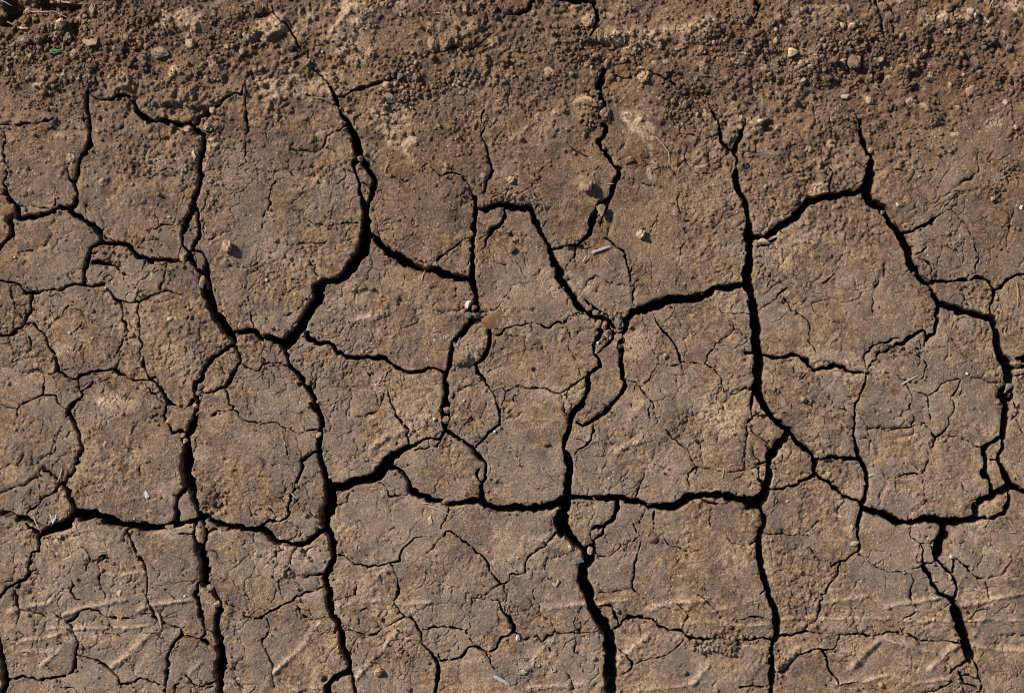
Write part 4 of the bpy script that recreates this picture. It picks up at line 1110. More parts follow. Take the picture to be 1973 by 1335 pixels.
# x, y, rx, ry, material, style, height, turn, lift, label
CLODS = [
(118,49,14,13,'pale','clod',.9,10,.4,"large pale rough clod beside the dark hollow, a dry stalk hooked over it"),
(180,19,8,12,'soil','clod',.8,0,.3,"oval brown clod standing beside the dark hollow near the top edge"),
(76,76,11,11,'soil','clod',.9,0,.4,"round brown clod above the green grass sprig, casting a black shadow"),
(44,78,15,11,'soil','clod',.7,20,.3,"wide orange-brown lump of soil near the pale bent twig"),
(130,72,9,12,'soil','clod',.8,0,.3,"upright brown clod just above the tip of the green sprig"),
(175,84,16,10,'pale','stone',.8,-8,.4,"angular clod with a light top and a blue-black shaded foot"),
(142,88,7,8,'soil','clod',.8,0,.3,"small reddish clod between the green sprig and the angular clod"),
(145,104,10,10,'soil','clod',.7,0,.3,"triangular brown clod below the angular light-topped clod"),
(177,133,11,10,'soil','clod',.9,0,.5,"round clod resting on a smooth grey patch with shadow beside it"),
(116,111,8,6,'soil','clod',.8,0,.3,"small brown clod touching the underside of the green sprig"),
(164,32,6,6,'soil','clod',.8,0,.3,"small round clod on the rim of the dark hollow"),
(165,54,5,7,'soil','clod',.8,0,.3,"small upright clod in the dark gap below the hollow"),
(50,40,12,10,'dark','clod',.8,0,.3,"dark clod inside the black hollow at the corner of the soil"),
(310,103,19,13,'pale','clod',.7,-12,.4,"broad pale grey clod alone on the crumbly soil"),
(276,113,11,8,'soil','clod',.7,-20,.3,"reddish flat clod touching the broad pale grey clod"),
(283,89,8,6,'soil','clod',.8,30,.3,"small clod just above the broad pale grey clod"),
(400,244,11,12,'soil','clod',.8,0,.4,"rounded clod in the corner where a crack turns downward"),
(410,212,6,8,'pale','stone',.8,0,.4,"pale upright chip of clay at a crumbly crack mouth"),
(503,20,10,9,'dark','clod',.8,0,.3,"dark clod at the head of the long curving crack"),
(561,93,11,8,'dark','clod',.8,0,.3,"dark clod filling the long curving crack below the pale lump"),
(564,108,9,6,'soil','clod',.8,10,.3,"flattish brown clod just below the dark one in the curving crack"),
(592,121,9,8,'soil','clod',.8,0,.3,"knobbly clod at the bend of the curving crack"),
(748,190,19,12,'pale','stone',.6,-5,.35,"large pale wedge-shaped clod lying below two light pebbles"),
(770,148,8,8,'grey','stone',.8,0,.4,"grey pebble-like clod at the edge of the dark crumbs"),
(832,84,12,14,'pale','clod',.6,0,.3,"pale rough clod above a short crumbly crack"),
(859,84,12,13,'soil','clod',.6,0,.3,"rounded tan clod touching the pale rough clod above a crack"),
(951,20,9,8,'dark','clod',.8,0,.3,"dark clod at the start of the short black crack near the top edge"),
(975,22,11,9,'dark','clod',.8,0,.3,"large dark clod above the short black crack near the top edge"),
(1027,26,7,7,'soil','clod',.8,0,.3,"small clod below the end of the short black crack"),
(985,347,9,8,'soil','clod',.8,0,.4,"brown clod with a round shadow near the thin crooked crack"),
(1135,40,16,15,'pale','clod',.6,0,.3,"pale pitted lump beside the black crack at the top edge"),
(1155,66,12,16,'soil','clod',.6,0,.3,"tan lump with a pointed top below the pale pitted lump"),
(1170,121,8,12,'soil','clod',.8,-20,.4,"elongated clod leaning over the head of a black crack"),
(1241,149,14,13,'pale','clod',.75,0,.3,"pale whitish stone set in the loose soil"),
(1234,132,6,6,'pale','clod',.8,0,.4,"small tan clod touching the top of the whitish stone"),
(1133,194,21,10,'pale','clod',.5,-15,.3,"flat pale clod under a hairline crack, beside crumbs"),
(1167,219,12,12,'soil','clod',.7,0,.3,"rough brown clod above the narrow black crack"),
(1319,71,8,9,'pale','stone',.8,0,.4,"pale egg-shaped clod casting a narrow shadow near crumbs"),
(1308,92,10,7,'pale','clod',.8,0,.4,"light clod just below the egg-shaped pale one"),
(1351,96,9,10,'soil','clod',.7,0,.4,"twin-humped light brown clod above the crumb bed"),
(1430,116,15,12,'pale','clod',.6,0,.3,"grey-white crusted lump at the edge of the dark crumbs"),
(1467,111,7,7,'soil','clod',.8,0,.4,"small tan clod beside the grey-white crusted lump"),
(1320,202,9,10,'soil','clod',.8,0,.3,"biggest clod in the heap of crumbs above the forked crack"),
(1212,308,10,9,'soil','clod',.7,0,.3,"brown clod between a black crack and a streak of pale crust"),
(1130,357,14,13,'brown','stone',.9,8,.45,"square brown clod with a sunlit pale flank"),
(1158,405,11,13,'soil','stone',.6,30,-9,"slab of mud sunk in the mouth of a black crack"),
(1428,228,7,8,'soil','clod',.8,0,.3,"upper of two small clods at the fork of a crack"),
(1427,245,6,6,'soil','clod',.8,0,.3,"lower of two small clods at the fork of a crack"),
(1525,103,11,10,'pale','round',.8,0,.4,"round pale grey clod at the edge of the dark crumbs"),
(1648,118,15,15,'dark','stone',1.0,10,.5,"big dark block of soil standing up from the crumbs"),
(1667,124,8,9,'dark','clod',.8,0,.4,"dark clod beside the big dark block of soil"),
(1675,192,10,9,'pale','clod',.7,0,.3,"pale clod near a ring-shaped speck and a fine straw"),
(1488,44,8,9,'soil','clod',.7,0,.3,"brown clod near the top edge beside a tiny orange seed"),
(1623,49,8,6,'pale','stone',.7,-20,.4,"left of a pair of pale lumps above a crumb bed"),
(1642,50,11,9,'pale','clod',.6,0,.3,"larger of a pair of pale lumps above a crumb bed"),
(1704,13,6,9,'soil','clod',.8,0,.3,"narrow clod wedged between two fine cracks at the top edge"),
(1712,34,10,13,'soil','clod',.6,0,.2,"flat clod between two fine cracks near the top edge"),
(1727,34,7,7,'soil','stone',.8,0,.3,"angular clod beside a fine crack near the top edge"),
(1825,61,8,6,'pale','stone',.8,20,.4,"pale wedge of clay at the foot of a short crack above the crumbs"),
(1836,63,6,6,'soil','stone',.8,0,.4,"triangular clay bit next to the pale wedge above the crumbs"),
(1871,174,15,11,'pale','clod',.6,20,.2,"pale curved lump rising beside smooth soil"),
(1530,389,11,9,'grey','clod',.7,0,.3,"grey clod on the upper lip of the curved wide crack"),
(1470,465,17,6,'brown','stone',.8,-12,-9,"long wedge of mud bridging the mouth of the curved wide crack"),
(438,474,10,14,'brown','stone',1.05,8,.6,"upright grey-brown clod casting a round shadow on the tallest plate"),
(1236,452,11,10,'soil','clod',1.0,0,.5,"crumbly round clod on the wide pale-streaked plate"),
(888,692,14,9,'tan','clod',.7,-15,.3,"orange-sided clod just below the chopped straw"),
(1024,708,5,5,'tan','clod',.9,0,.5,"tiny light clod with a dark shadow below the orange stone's plate edge"),
(1281,686,6,7,'pale','clod',.9,0,.5,"small light clod alone on the plate with forked hairlines"),
(1052,855,6,5,'soil','clod',.9,0,.4,"small brown clod beside the lower bend of the pebbled crack"),
(1088,467,8,7,'soil','clod',.8,0,-9,"rounded clod in the short crack near the bark strip"),
(1103,465,9,6,'soil','clod',.8,0,-9,"flat clod bridging the short crack near the bark strip"),
(1547,769,7,6,'pale','clod',1.0,0,.5,"single pale clod with shadow on the wedge-shaped plate"),
(1805,555,8,13,'soil','clod',.7,0,-9,"crumbling lump where a wide crack narrows to a thin one"),
(1913,594,6,6,'grey','clod',.8,0,-9,"dark grey clod at the top of the thick crack by the frame edge"),
(1584,878,8,6,'red','clod',.8,0,-9,"reddish crumbling clod in the junction of the small square plate"),
(411,969,9,8,'dark','clod',.8,0,.3,"dark rounded crumb nest in a hollow beside the upright crack"),
(405,993,5,5,'dark','clod',.8,0,.3,"small dark lump just below the crumb nest hollow"),
(83,898,6,6,'dark','clod',.8,0,.4,"small dark clod at the tip of a thin crack"),
(561,1109,7,6,'dark','clod',.8,0,.2,"dark clod sitting in the crumbly round hole"),
(729,1294,11,9,'pale','clod',1.05,0,.55,"round pale clod with a long shadow near the bottom edge"),
(857,966,7,5,'soil','clod',.8,0,-9,"brown clod plugging a narrow part of the sagging crack"),
(1115,1080,11,8,'grey','clod',.6,0,.1,"greyish clod on the lip of the black pit"),
(1145,1268,6,5,'soil','clod',.9,0,.4,"small brown clod near the thick lower crack"),
(1709,1168,9,7,'pale','clod',.7,30,.3,"whitish lump at the end of a faint pale streak"),
(1697,1317,7,7,'soil','clod',.8,0,.3,"clod on the zigzag tyre ridges near the bottom edge"),
(1401,1235,8,6,'soil','clod',.8,0,.3,"largest clod among the crumbs filling the curved side crack"),
(787,1327,7,6,'dark','clod',.8,0,.3,"dark clod cut by the bottom frame edge"),
(1319,1295,6,6,'soil','clod',.8,0,.4,"small clod on the plate with crumbs along its upper crack"),
(530,462,7,5,'dark','clod',.7,0,.3,"dark flat clod with a curved hairline on the tallest plate"),
(359,1225,6,4,'dark','clod',.8,0,0,"dark lump inside the thin crack of the lower plates"),
(766,572,4,6,'dark','clod',.8,0,.3,"small dark lump on the blunt arrowhead plate"),
(1719,674,9,5,'dark','clod',.8,0,.2,"dark crumbling lump in the broken crack"),
]
for x, y, rx, ry, mt, st, h, rot, lift, lb in CLODS:
    stone("soil_clod", "clod", lb, x, y, rx, ry, mt, st, h, rot, lift, group="larger clods lying on the mud")
PEBBLES = [
(17,404,17,12,'orange','stone',.7,25,.2,"orange-tan stone at the frame edge above a black crack"),
(694,305,6,7,'tan','stone',.9,0,None,"brown pebble at the top of the forked wide crack"),
(744,165,7,8,'pale','round',.9,0,.5,"light pebble above the large pale wedge-shaped clod"),
(734,174,6,4,'pale','round',.9,0,.5,"smaller light pebble touching the first above the pale clod"),
(915,158,4,4,'tan','round',.9,0,.5,"pinkish pebble beside the dark crumb bed"),
(668,212,6,5,'tan','round',.8,0,.4,"tan pebble just beside the start of the wide black crack"),
(986,480,7,8,'orange','round',.8,0,.4,"orange pebble on the bullet-shaped plate"),
(1464,234,6,6,'white','round',1.1,0,.8,"bright white pebble with a black shadow beside it"),
(1049,189,4,3.4,'tan','round',.9,0,.5,"pinkish-white grain on the lumpy soil"),
(253,644,7,6,'tan','stone',.7,15,.3,"tan pebble sitting in the waist of the hourglass strip"),
(268,634,3,3,'tan','round',.9,0,.4,"tiny pinkish pebble beside the tan one in the crack"),
(352,497,7,12,'brown','round',.8,12,None,"oval brown pebble upright in the crossing of cracks"),
(389,543,6.5,13,'brown','round',.8,-5,None,"long oval pebble deep in the thickening crack"),
(386,745,7,7,'red','round',.9,0,None,"upper reddish pebble in the pebbled upright crack"),
(383,757,6,6,'grey','round',.9,0,None,"blue-grey pebble under the reddish one in the upright crack"),
(376,782,7,7,'brown','stone',.9,0,None,"angular brown pebble at the middle of the pebbled crack"),
(400,750,7,5,'tan','stone',.7,0,.2,"tan pebble on the plate edge beside the pebbled crack"),
(352,839,6,6,'brown','round',.9,0,None,"small brown pebble of a pair lower in the pebbled crack"),
(357,849,7,6,'brown','stone',.9,0,None,"lower pebble of the pair in the pebbled crack"),
(378,727,8,6,'tan','chip',.6,0,.4,"flat pinkish pebble on the plate beside the crack"),
(327,811,7,7,'brown','round',.8,0,None,"round brown pebble in the jagged short crack"),
(948,616,24,21,'orange','stone',.25,20,.0,"large rust-orange stone bedded flush in the mud"),
(913,593,7,6,'red','stone',.9,0,None,"reddish pebble beside the white shard in the crack"),
(903,607,8,7,'grey','stone',.9,0,None,"dark grey pebble under the white shard in the crack"),
(918,607,6,7,'brown','stone',.9,0,None,"brown pebble beside the dark grey one in the crack"),
(861,789,7,8,'brown','round',.9,0,None,"upper of two round pebbles filling the narrow crack"),
(859,809,8,8,'brown','round',.9,0,None,"lower of two round pebbles filling the narrow crack"),
(837,807,4,4,'chip','round',.9,0,.5,"pale grain beside the two round pebbles in the crack"),
(1135,593,8,6,'orange','stone',.8,30,None,"orange-brown triangular pebble at the head of the pebbled junction"),
(1148,602,7,6,'grey','stone',.8,0,None,"dark pebble below the orange triangular one"),
(1153,624,6,9,'tan','round',.9,-15,None,"left of two upright tan pebbles in the junction"),
(1164,627,6,9,'tan','round',.9,-5,None,"right of two upright tan pebbles in the junction"),
(1172,640,7,9,'orange','stone',.9,0,None,"pointed orange-brown pebble low in the junction"),
(1191,650,8,8,'brown','stone',.9,0,None,"smooth grey-brown pebble plugging the crack below the junction"),
(1191,622,10,13,'grey','clod',.8,20,None,"grey chunk between the two arms of the junction"),
(1195,667,5,5,'red','stone',.9,0,None,"small reddish pebble below the smooth plug"),
(1942,745,9,8,'grey','stone',.9,0,None,"pale grey stone wedged in the thick crack by the frame edge"),
(1959,700,10,9,'grey','round',.9,0,None,"dark round stone in the crack at the frame edge"),
(1930,735,6,8,'brown','clod',.9,0,None,"brown lump on the wall of the thick crack by the frame edge"),
(386,1026,10,21,'brown','round',.8,3,None,"long oval brown stone filling the crossing of two thick cracks"),
(327,1015,9,6,'tan','stone',.8,0,None,"tan pebble caught on the lower wall of the wide crack"),
(406,1131,8,7,'brown','stone',.9,0,None,"pebble at the kink of the thick lower crack"),
(418,1163,7,7,'brown','round',.9,0,None,"round pebble just below the kink of the lower crack"),
(1137,1060,6,9,'pale','stone',.9,0,None,"pale pebble hanging in the black pit"),
(1134,1043,8,8,'dark','clod',.9,0,None,"dark stone at the top of the black pit"),
(1256,1040,13,8,'red','stone',.7,10,.2,"reddish stone at the centre of radiating hairlines"),
(1251,971,5,4,'pale','stone',.9,0,.0,"small pale pebble on the lip of the straight wide crack"),
(1677,290,6,6,'brown','round',.9,0,None,"brown pebble at the head of the thick crack"),
(1674,274,6,5,'dark','round',.9,0,None,"dark pebble above the brown one at the crack head"),
(1699,410,5,5,'grey','stone',.9,0,None,"grey pebble in the bend of the thick crack"),
(199,556,8,5,'brown','stone',.7,10,None,"flat brown slab-like pebble in a thin crack"),
(1911,384,5,5,'pale','round',.9,0,.5,"pale round pebble above a patch of crumbs near the frame edge"),
(614,838,6,6,'brown','round',.8,0,None,"pebble sitting in the narrow part of the curved crack"),
(1844,1229,8,5,'tan','stone',.8,0,.0,"tan wedge at the side of the thick lower crack"),
(1739,1220,3,3,'orange','round',.9,0,.3,"tiny orange pebble in the long thin lower crack"),
(1542,1101,4,4,'tan','round',.9,0,.5,"small tan pebble above branching hairlines"),
(1783,99,6,5,'pale','round',.9,0,.6,"lightest pebble on the crumb bed at the top"),
(1763,120,5,7,'tan','round',.9,0,.6,"tan oval pebble on the crumb bed"),
(1881,128,8,7,'grey','clod',.9,0,.5,"largest pebble at the lower side of the crumb bed"),
(1943,93,7,7,'brown','round',.9,0,.5,"brown pebble at the far end of the crumb bed"),
(1933,72,5,7,'grey','stone',.9,0,.5,"grey square pebble at the far end of the crumb bed"),
(1697,116,6,6,'brown','stone',.9,0,.6,"brown pebble beside the dark block of soil"),
(1733,117,6,6,'brown','round',.9,0,.6,"grey-brown pebble in the middle of the crumb bed"),
(1332,533,4,4,'orange','round',.8,0,.3,"small orange grain cluster on the wide plate"),
]
for x, y, rx, ry, mt, st, h, rot, lift, lb in PEBBLES:
    z = None
    if lift is None: z = 2 - min(rx, ry) * h * .2; lift = 0
    stone("pebble", "pebble", lb, x, y, rx, ry, mt, st, h, rot, lift, z=z, group="pebbles on the mud and in its cracks")
SHARDS = [
(327,614,6.5,4.5,'white',.6,20,"bright white shard on the five-sided plate"),
(135,641,4,3.4,'white',.8,30,"white grain on the roundish plate"),
(179,651,3,2.6,'white',.8,0,"smaller white grain beside the first on the roundish plate"),
(29,496,2.8,2.6,'white',.9,0,"tiny white grain near the frame edge"),
(901,588,6,10,'white',.7,-15,"white shard standing in the pebbled crack"),
(283,951,5,9,'white',.4,15,"ragged white scrap on the smooth plate"),
(232,1140,5,8,'chip',.35,-10,"flat cream chip on the tyre-marked plate"),
(1630,187,10,5,'chip',.7,-3,"bright tan chip lying across the crumbs"),
(1728,394,3.5,5,'white',.7,30,"white oval chip beside the bend of the thick crack"),
(1770,340,2.8,2.8,'white',.9,0,"tiny white speck on the smooth soil"),
(997,1226,5,7,'white',.8,0,"white stone in the end of a branching crack"),
(829,1003,5,11,'chip',.4,-5,"pale upright shard below the sagging crack"),
(1830,1070,5,5,'white',.9,0,"white pebble at the side of the forked thick crack"),
(1797,1192,3.2,3.4,'white',.9,0,"white grain on the long tyre ridge"),
(1583,1154,3,4,'white',.8,0,"white grain beside a thin curving crack"),
(1517,965,4.5,2.6,'white',.8,10,"flat white grain beside the long upright crack"),
(1645,1046,10,6,'chip',.5,10,"pale chip at the foot of a thin upright crack"),
(1679,915,8,3.4,'chip',.6,15,"pale sliver beside the small square plate"),
(1829,1111,3,8,'chip',.7,0,"pale sliver inside the forked crack"),
(1098,1055,4,7,'chip',.5,0,"pale oval chip beside the black pit"),
(953,831,3.2,3.2,'white',.9,0,"white grain at the end of a curving crack"),
(894,772,3,3,'white',.9,0,"white grain on the narrow plate with chopped straw"),
(837,656,3,4,'white',.7,0,"white flake beside straw fibres on the arrowhead plate"),
(621,101,3,3,'white',.9,0,"white grain on rough soil beside the curving crack"),
(362,251,8,6,'chip',.7,0,"cream chip beneath the stepped crack"),
(374,300,4,11,'chip',.6,5,"cream sliver on the edge of the upright crack"),
(327,419,4,4,'chip',.7,20,"small cream chip near the lower edge of the bumpy plate"),
(394,369,7,4,'tan',.7,-30,"tan chip beside the narrowed upright crack"),
(1475,359,4,4.5,'chip',.7,0,"cream flake beside the long upright crack"),
(513,540,4,4,'chip',.7,0,"pale grain near the dark hairline on the tallest plate"),
(357,1148,3,3,'white',.9,0,"white grain near the thick lower crack"),
(260,999,2.4,2.2,'white',.9,0,"white speck above the wide crack"),
(1862,720,4,3,'white',.8,0,"white grain at a crossing of hairlines"),
(1867,1195,5,3,'chip',.7,10,"pale fragment beside the thick lower crack"),
(1765,1175,3,3,'chip',.9,0,"pale grain in a thin short crack"),
(1152,661,3.4,3,'white',.9,0,"white grain on the wall of the crack below the junction"),
(1175,652,2.4,2.4,'white',.9,0,"white speck at the tip of the pointed pebble"),
(1967,401,4,5,'white',.7,0,"white fragment at the frame edge"),
(204,853,3,7,'chip',.6,-12,"short pale splinter on the smooth plate"),
(1552,859,2.6,2.2,'white',.9,0,"white speck on the lip of a crack"),
(1507,792,5,4,'tan',.7,0,"tan grain beside the sloping crack"),
(256,1320,3.4,3,'tan',.8,0,"tan grain in the wavy lower crack"),
(1480,30,3,6,'orange',.8,40,"small orange seed near the top edge"),
(33,331,2.4,2.4,'white',.9,0,"white speck at the frame edge plate"),
(1662,973,4,3,'pale',.9,0,"small pebble where four cracks meet"),
(668,1070,3,2.6,'chip',.9,0,"pale grain at the start of a thin crack"),
]
for x, y, rx, ry, mt, h, rot, lb in SHARDS:
    stone("stone_chip", "stone chip", lb, x, y, rx, ry, mt, 'chip', h, rot, .5, group="pale chips and grains on the mud")

# ------------------------------------------------------------------ straws, stalks and tufts
def tube_mesh(name, paths, mat, sides=6, flat=.6):
    """paths: lists of (x, y, z, r) in photo pixels; one mesh."""
    vs = []; fs = []
    for path in paths:
        base = len(vs); n_ = len(path)
        for k, (x, y, z, r) in enumerate(path):
            a = path[max(k - 1, 0)]; b_ = path[min(k + 1, n_ - 1)]
            tx, ty = b_[0] - a[0], b_[1] - a[1]; L = math.hypot(tx, ty) or 1
            px_, py_ = -ty / L, tx / L
            for s in range(sides):
                t = 2 * math.pi * s / sides
                vs.append((wx(x + px_ * r * math.cos(t)), wy(y + py_ * r * math.cos(t)), (z + r * flat * math.sin(t)) * MM))
        for k in range(n_ - 1):
            for s in range(sides):
                a, b_ = base + k * sides + s, base + k * sides + (s + 1) % sides
                fs.append((a, b_, b_ + sides, a + sides))
        fs.append(tuple(base + s for s in range(sides))[::-1]); fs.append(tuple(base + (n_ - 1) * sides + s for s in range(sides)))
    o0 = np.mean(vs, 0); o0[2] = min(v[2] for v in vs)
    me = bpy.data.meshes.new(name)
    me.from_pydata([tuple(np.array(v) - o0) for v in vs], [], fs)
    me.materials.append(mat)
    return me, o0
sr = random.Random(21)
def stalk_path(pts, r, lift=1.0, taper=.55):
    out = []
    for (x0, y0), (x1, y1) in zip(pts, pts[1:]):
        L = math.hypot(x1 - x0, y1 - y0); n_ = max(2, int(L / 5))
        for k in range(n_ + (0 if (x1, y1) != pts[-1] else 1)):
            t = k / n_
            out.append([x0 + (x1 - x0) * t, y0 + (y1 - y0) * t])
    zs = [max(hz(*p), -6) for p in out]
    n_ = len(out); res = []
    sp = max(3, n_ // 2)
    for k, (x, y) in enumerate(out):
        z = max(zs[max(0, k - sp):k + sp + 1])
        u_ = k / (n_ - 1)
        res.append((x + sr.uniform(-.3, .3), y + sr.uniform(-.3, .3), z + r * .5 + lift, r * (1 - taper * u_ ** 2) * (1 if 0 < k < n_ - 1 else .6)))
    return res
def stalk(name, cat, label, pts, r, mat, lift=.6, group=None):
    me, o0 = tube_mesh(name, [stalk_path(pts, r, lift)], MATS[mat])
    o = link(name, me); o.location = o0
    return tag(o, label, cat, group)
STRAWS = [
([(-4,-2),(12,6),(24,13)],1.1,'bleached',"thin pale stalk crossing the corner above the black hollow"),
([(104,0),(118,4),(140,7),(160,9)],1.8,'straw',"thick straw with a ragged end near the top edge above the hollow"),
([(112,4),(122,6)],2.4,'chip',"bright split straw end lying beside the thick straw at the top"),
([(74,2),(76,6)],1.3,'chip',"tiny bright straw bit at the top edge"),
([(46,23),(54,20),(64,24),(84,24),(104,23),(118,28),(130,35),(136,44)],1.0,'bleached',"long thin stalk arching over the large pale clod"),
([(12,42),(17,43),(24,48)],1.2,'bleached',"short pale stalk just above the pale bent twig"),
([(34,50),(42,55),(48,56),(55,55)],2.6,'chip',"stout pale bent twig in the dark crumbs of the corner"),
([(373,133),(377,147)],1.0,'straw',"short upright straw on the rough soil near a dark crumb"),
([(636,18),(650,16)],1.2,'chip',"short pale straw near the top edge on rough soil"),
([(836,26),(850,27)],1.7,'chip',"short cream straw on the rough soil near a black crack"),
([(748,314),(743,322),(741,332)],1.6,'straw',"curved straw on the pale-crusted plate beside the forked crack"),
([(743,312),(752,310)],1.0,'straw',"fine straw hooked at the curved straw's upper end"),
([(1146,331),(1141,336),(1146,345)],1.0,'bleached',"tiny curled stalk above the square brown clod"),
([(1170,355),(1183,354)],1.2,'bark',"dark short stalk beside the square brown clod"),
([(1262,262),(1278,278),(1288,292),(1290,306),(1286,324)],1.2,'straw',"crooked rootlet running down beside the pale crust"),
([(1683,166),(1692,170),(1696,174)],.9,'bleached',"fine pale straw near the ring-shaped speck"),
([(1914,-4),(1908,8),(1902,20)],1.2,'bleached',"pale straw poking down from the top edge"),
([(1878,190),(1890,186)],1.0,'bark',"dark thin stalk beside the pale curved lump"),
([(122,902),(119,914),(113,927)],1.5,'straw',"straw lying over the tip of a thin crack"),
([(67,994),(73,1008),(82,1024)],1.3,'straw',"brown straw leaning out of the crumbly crack end"),
([(111,990),(108,1003)],1.2,'straw',"orange-brown straw beside the pale leaf tuft"),
([(304,1178),(309,1190),(312,1208)],2.4,'straw',"thick tan straw with a pointed tip lying beside a crack"),
([(352,894),(351,904)],1.3,'straw',"upper short straw on the lip of the thick upright crack"),
([(337,908),(338,918)],1.4,'straw',"short orange straw near the thick upright crack"),
([(76,930),(75,941)],1.7,'tan',"short orange-brown straw near the frame edge"),
([(192,1060),(207,1061)],1.3,'chip',"pale straw on the plate with the cream chip"),
([(110,1196),(114,1207)],1.0,'straw',"yellowish straw beside a branching thin crack"),
([(160,1318),(167,1335)],1.0,'straw',"thin straw at the bottom edge below the wavy crack"),
([(147,1325),(148,1336)],1.0,'green',"greenish straw at the bottom edge"),
([(389,792),(383,794),(378,800)],1.1,'straw',"bent straw on the lip of the pebbled crack"),
([(561,949),(568,956),(572,959)],1.5,'bleached',"straw knot at the bend of the doubled thin crack"),
([(566,950),(571,945)],1.0,'straw',"thin straw tip beside the straw knot"),
([(808,968),(824,969),(838,973)],1.1,'bleached',"upper of two straws lying below the sagging crack"),
([(825,974),(845,981),(870,992)],1.4,'bleached',"longer lower straw crossing a thin crack below the sagging one"),
([(860,926),(865,936)],1.5,'straw',"short straw on the egg-shaped plate"),
([(565,628),(572,624)],1.2,'bleached',"fine straw on the lip above the widest crack junction"),
([(625,597),(637,600)],1.4,'bleached',"short pale straw on the arrowhead plate near the wide crack"),
([(812,541),(815,528),(819,521)],1.3,'bleached',"forked pale straw on the lip of the sloping wide crack"),
([(1122,505),(1127,498),(1130,491)],2.2,'chip',"ragged flat straw beside the grey bark strip"),
([(1160,497),(1170,504),(1178,513)],1.3,'straw',"thin tan straw below the grey bark strip"),
([(1735,741),(1750,732),(1768,723)],1.6,'bark',"dark thin stalk on the plate webbed with hairlines"),
([(1569,562),(1582,563)],1.4,'chip',"short cream straw on the arched plate"),
([(1627,512),(1630,508)],1.4,'chip',"cream fleck of straw on the arched plate's rough part"),
([(1958,545),(1960,575),(1958,592),(1964,600)],1.0,'bleached',"curved rootlet on the plate at the frame edge"),
([(1967,612),(1972,620)],1.3,'bleached',"short pale straw at the frame edge"),
([(1391,921),(1393,912),(1395,904)],1.4,'straw',"upright straw beside the thin crack near the thick one"),
([(1402,899),(1410,894),(1418,893)],1.0,'straw',"curved thin straw above the upright one"),
([(1142,957),(1148,964)],1.0,'bleached',"fine straw curling over the straight wide crack"),
([(1940,1000),(1948,1012),(1955,1023)],1.2,'straw',"straw leaning to a point on the frame edge plate"),
([(1942,1024),(1955,1023)],1.4,'straw',"level straw at the foot of the leaning one"),
([(1878,968),(1883,976)],1.1,'chip',"short straw on the corner of the lozenge of mud"),
([(994,1295),(1013,1297)],1.6,'straw',"yellow straw lying level beside the whitish root fuzz"),
([(1515,1064),(1516,1077)],1.0,'bleached',"fine upright straw on the plate with branching hairlines"),
([(1112,818),(1115,828)],1.2,'bleached',"pale straw on the lip of the lower crack bend"),
([(155,474),(159,480)],1.6,'straw',"straw fleck at the head of a short crack"),
([(1064,1122),(1071,1128),(1076,1119),(1074,1115)],2.6,'chip',"curled shell-like flake on the pointed plate"),
([(1060,1284),(1064,1293),(1070,1291),(1069,1285)],1.6,'bleached',"white curl on the bottom plate with root fuzz"),
]
for pts, r, mt, lb in STRAWS:
    stalk("straw", "straw", lb, pts, r, mt, group="loose straws and stalks on the mud")
me, o0 = tube_mesh("bark_strip", [stalk_path([(1139,488),(1150,483),(1160,480),(1168,477),(1176,474)], 2.5, .5, .3)], MATS['bark'], 6, .4)
o = link("bark_strip", me); o.location = o0; tag(o, "grey-white strip of bark beside dry straws on the tapering plate", "bark strip")
me, o0 = tube_mesh("bark_strip", [stalk_path([(951,1300),(962,1306),(972,1311),(982,1318)], 3.2, .5, .2)], MATS['bark'], 6, .35)
o = link("bark_strip", me); o.location = o0; tag(o, "grey strip of bark near the bottom edge below a thin crack", "bark strip")

def tuft(name, cat, label, x, y, rad, n_, r, mats, part):
    root = bpy.data.objects.new(name, None); C.objects.link(root)
    root.location = (wx(x), wy(y), hz(x, y) * MM); root.empty_display_size = .01
    tag(root, label, cat)
    for mt in mats:
        paths = []
        for _ in range(n_ // len(mats)):
            a = sr.uniform(0, 6.28); q = rad * math.sqrt(sr.random())
            bx, by = x + q * math.cos(a), y + q * math.sin(a) * .8
            d = sr.uniform(0, 6.28); L = sr.uniform(3, 9)
            p0 = (bx, by); p1 = (bx + L * .5 * math.cos(d), by + L * .5 * math.sin(d)); p2 = (bx + L * math.cos(d + .5), by + L * math.sin(d + .5))
            paths.append(stalk_path([p0, p1, p2], r * sr.uniform(.7, 1.3), sr.uniform(0, 3)))
        me, o0 = tube_mesh(part, paths, MATS[mt], 4, .7)
        o = link(part, me, None, root); o.location = Vector(o0) - root.location
tuft("straw_tuft", "straw tuft", "tuft of chopped dry straw on the narrow plate", 893, 669, 17, 60, .75, ['bleached', 'straw'], 'fibres')
tuft("straw_tuft", "straw tuft", "smaller scatter of straw fibres on the arrowhead plate's lower corner", 862, 650, 10, 22, .7, ['bleached'], 'fibres')
tuft("straw_tuft", "straw tuft", "faint straw fibres beside a dark stalk on the arrowhead plate", 834, 640, 12, 16, .6, ['bleached'], 'fibres')
tuft("root_fuzz", "root fuzz", "whitish root fuzz beside the level yellow straw", 1011, 1288, 11, 26, .6, ['bleached'], 'fibres')
tuft("root_fuzz", "root fuzz", "whitish curl of rootlets above the level yellow straw", 1006, 1268, 8, 14, .6, ['bleached'], 'fibres')
tuft("root_fuzz", "root fuzz", "white fuzzy fibres on the smooth plate near a dark groove", 270, 777, 7, 16, .6, ['bleached'], 'fibres')
def sprig(name, cat, label, x, y, blades, r, mat):
    root = bpy.data.objects.new(name, None); C.objects.link(root)
    root.location = (wx(x), wy(y), hz(x, y) * MM); root.empty_display_size = .01
    tag(root, label, cat)
    for b_ in blades:
        me, o0 = tube_mesh("blade", [stalk_path(b_, r, 2.5, .8)], MATS[mat], 6, .5)
        o = link("blade", me, None, root); o.location = Vector(o0) - root.location
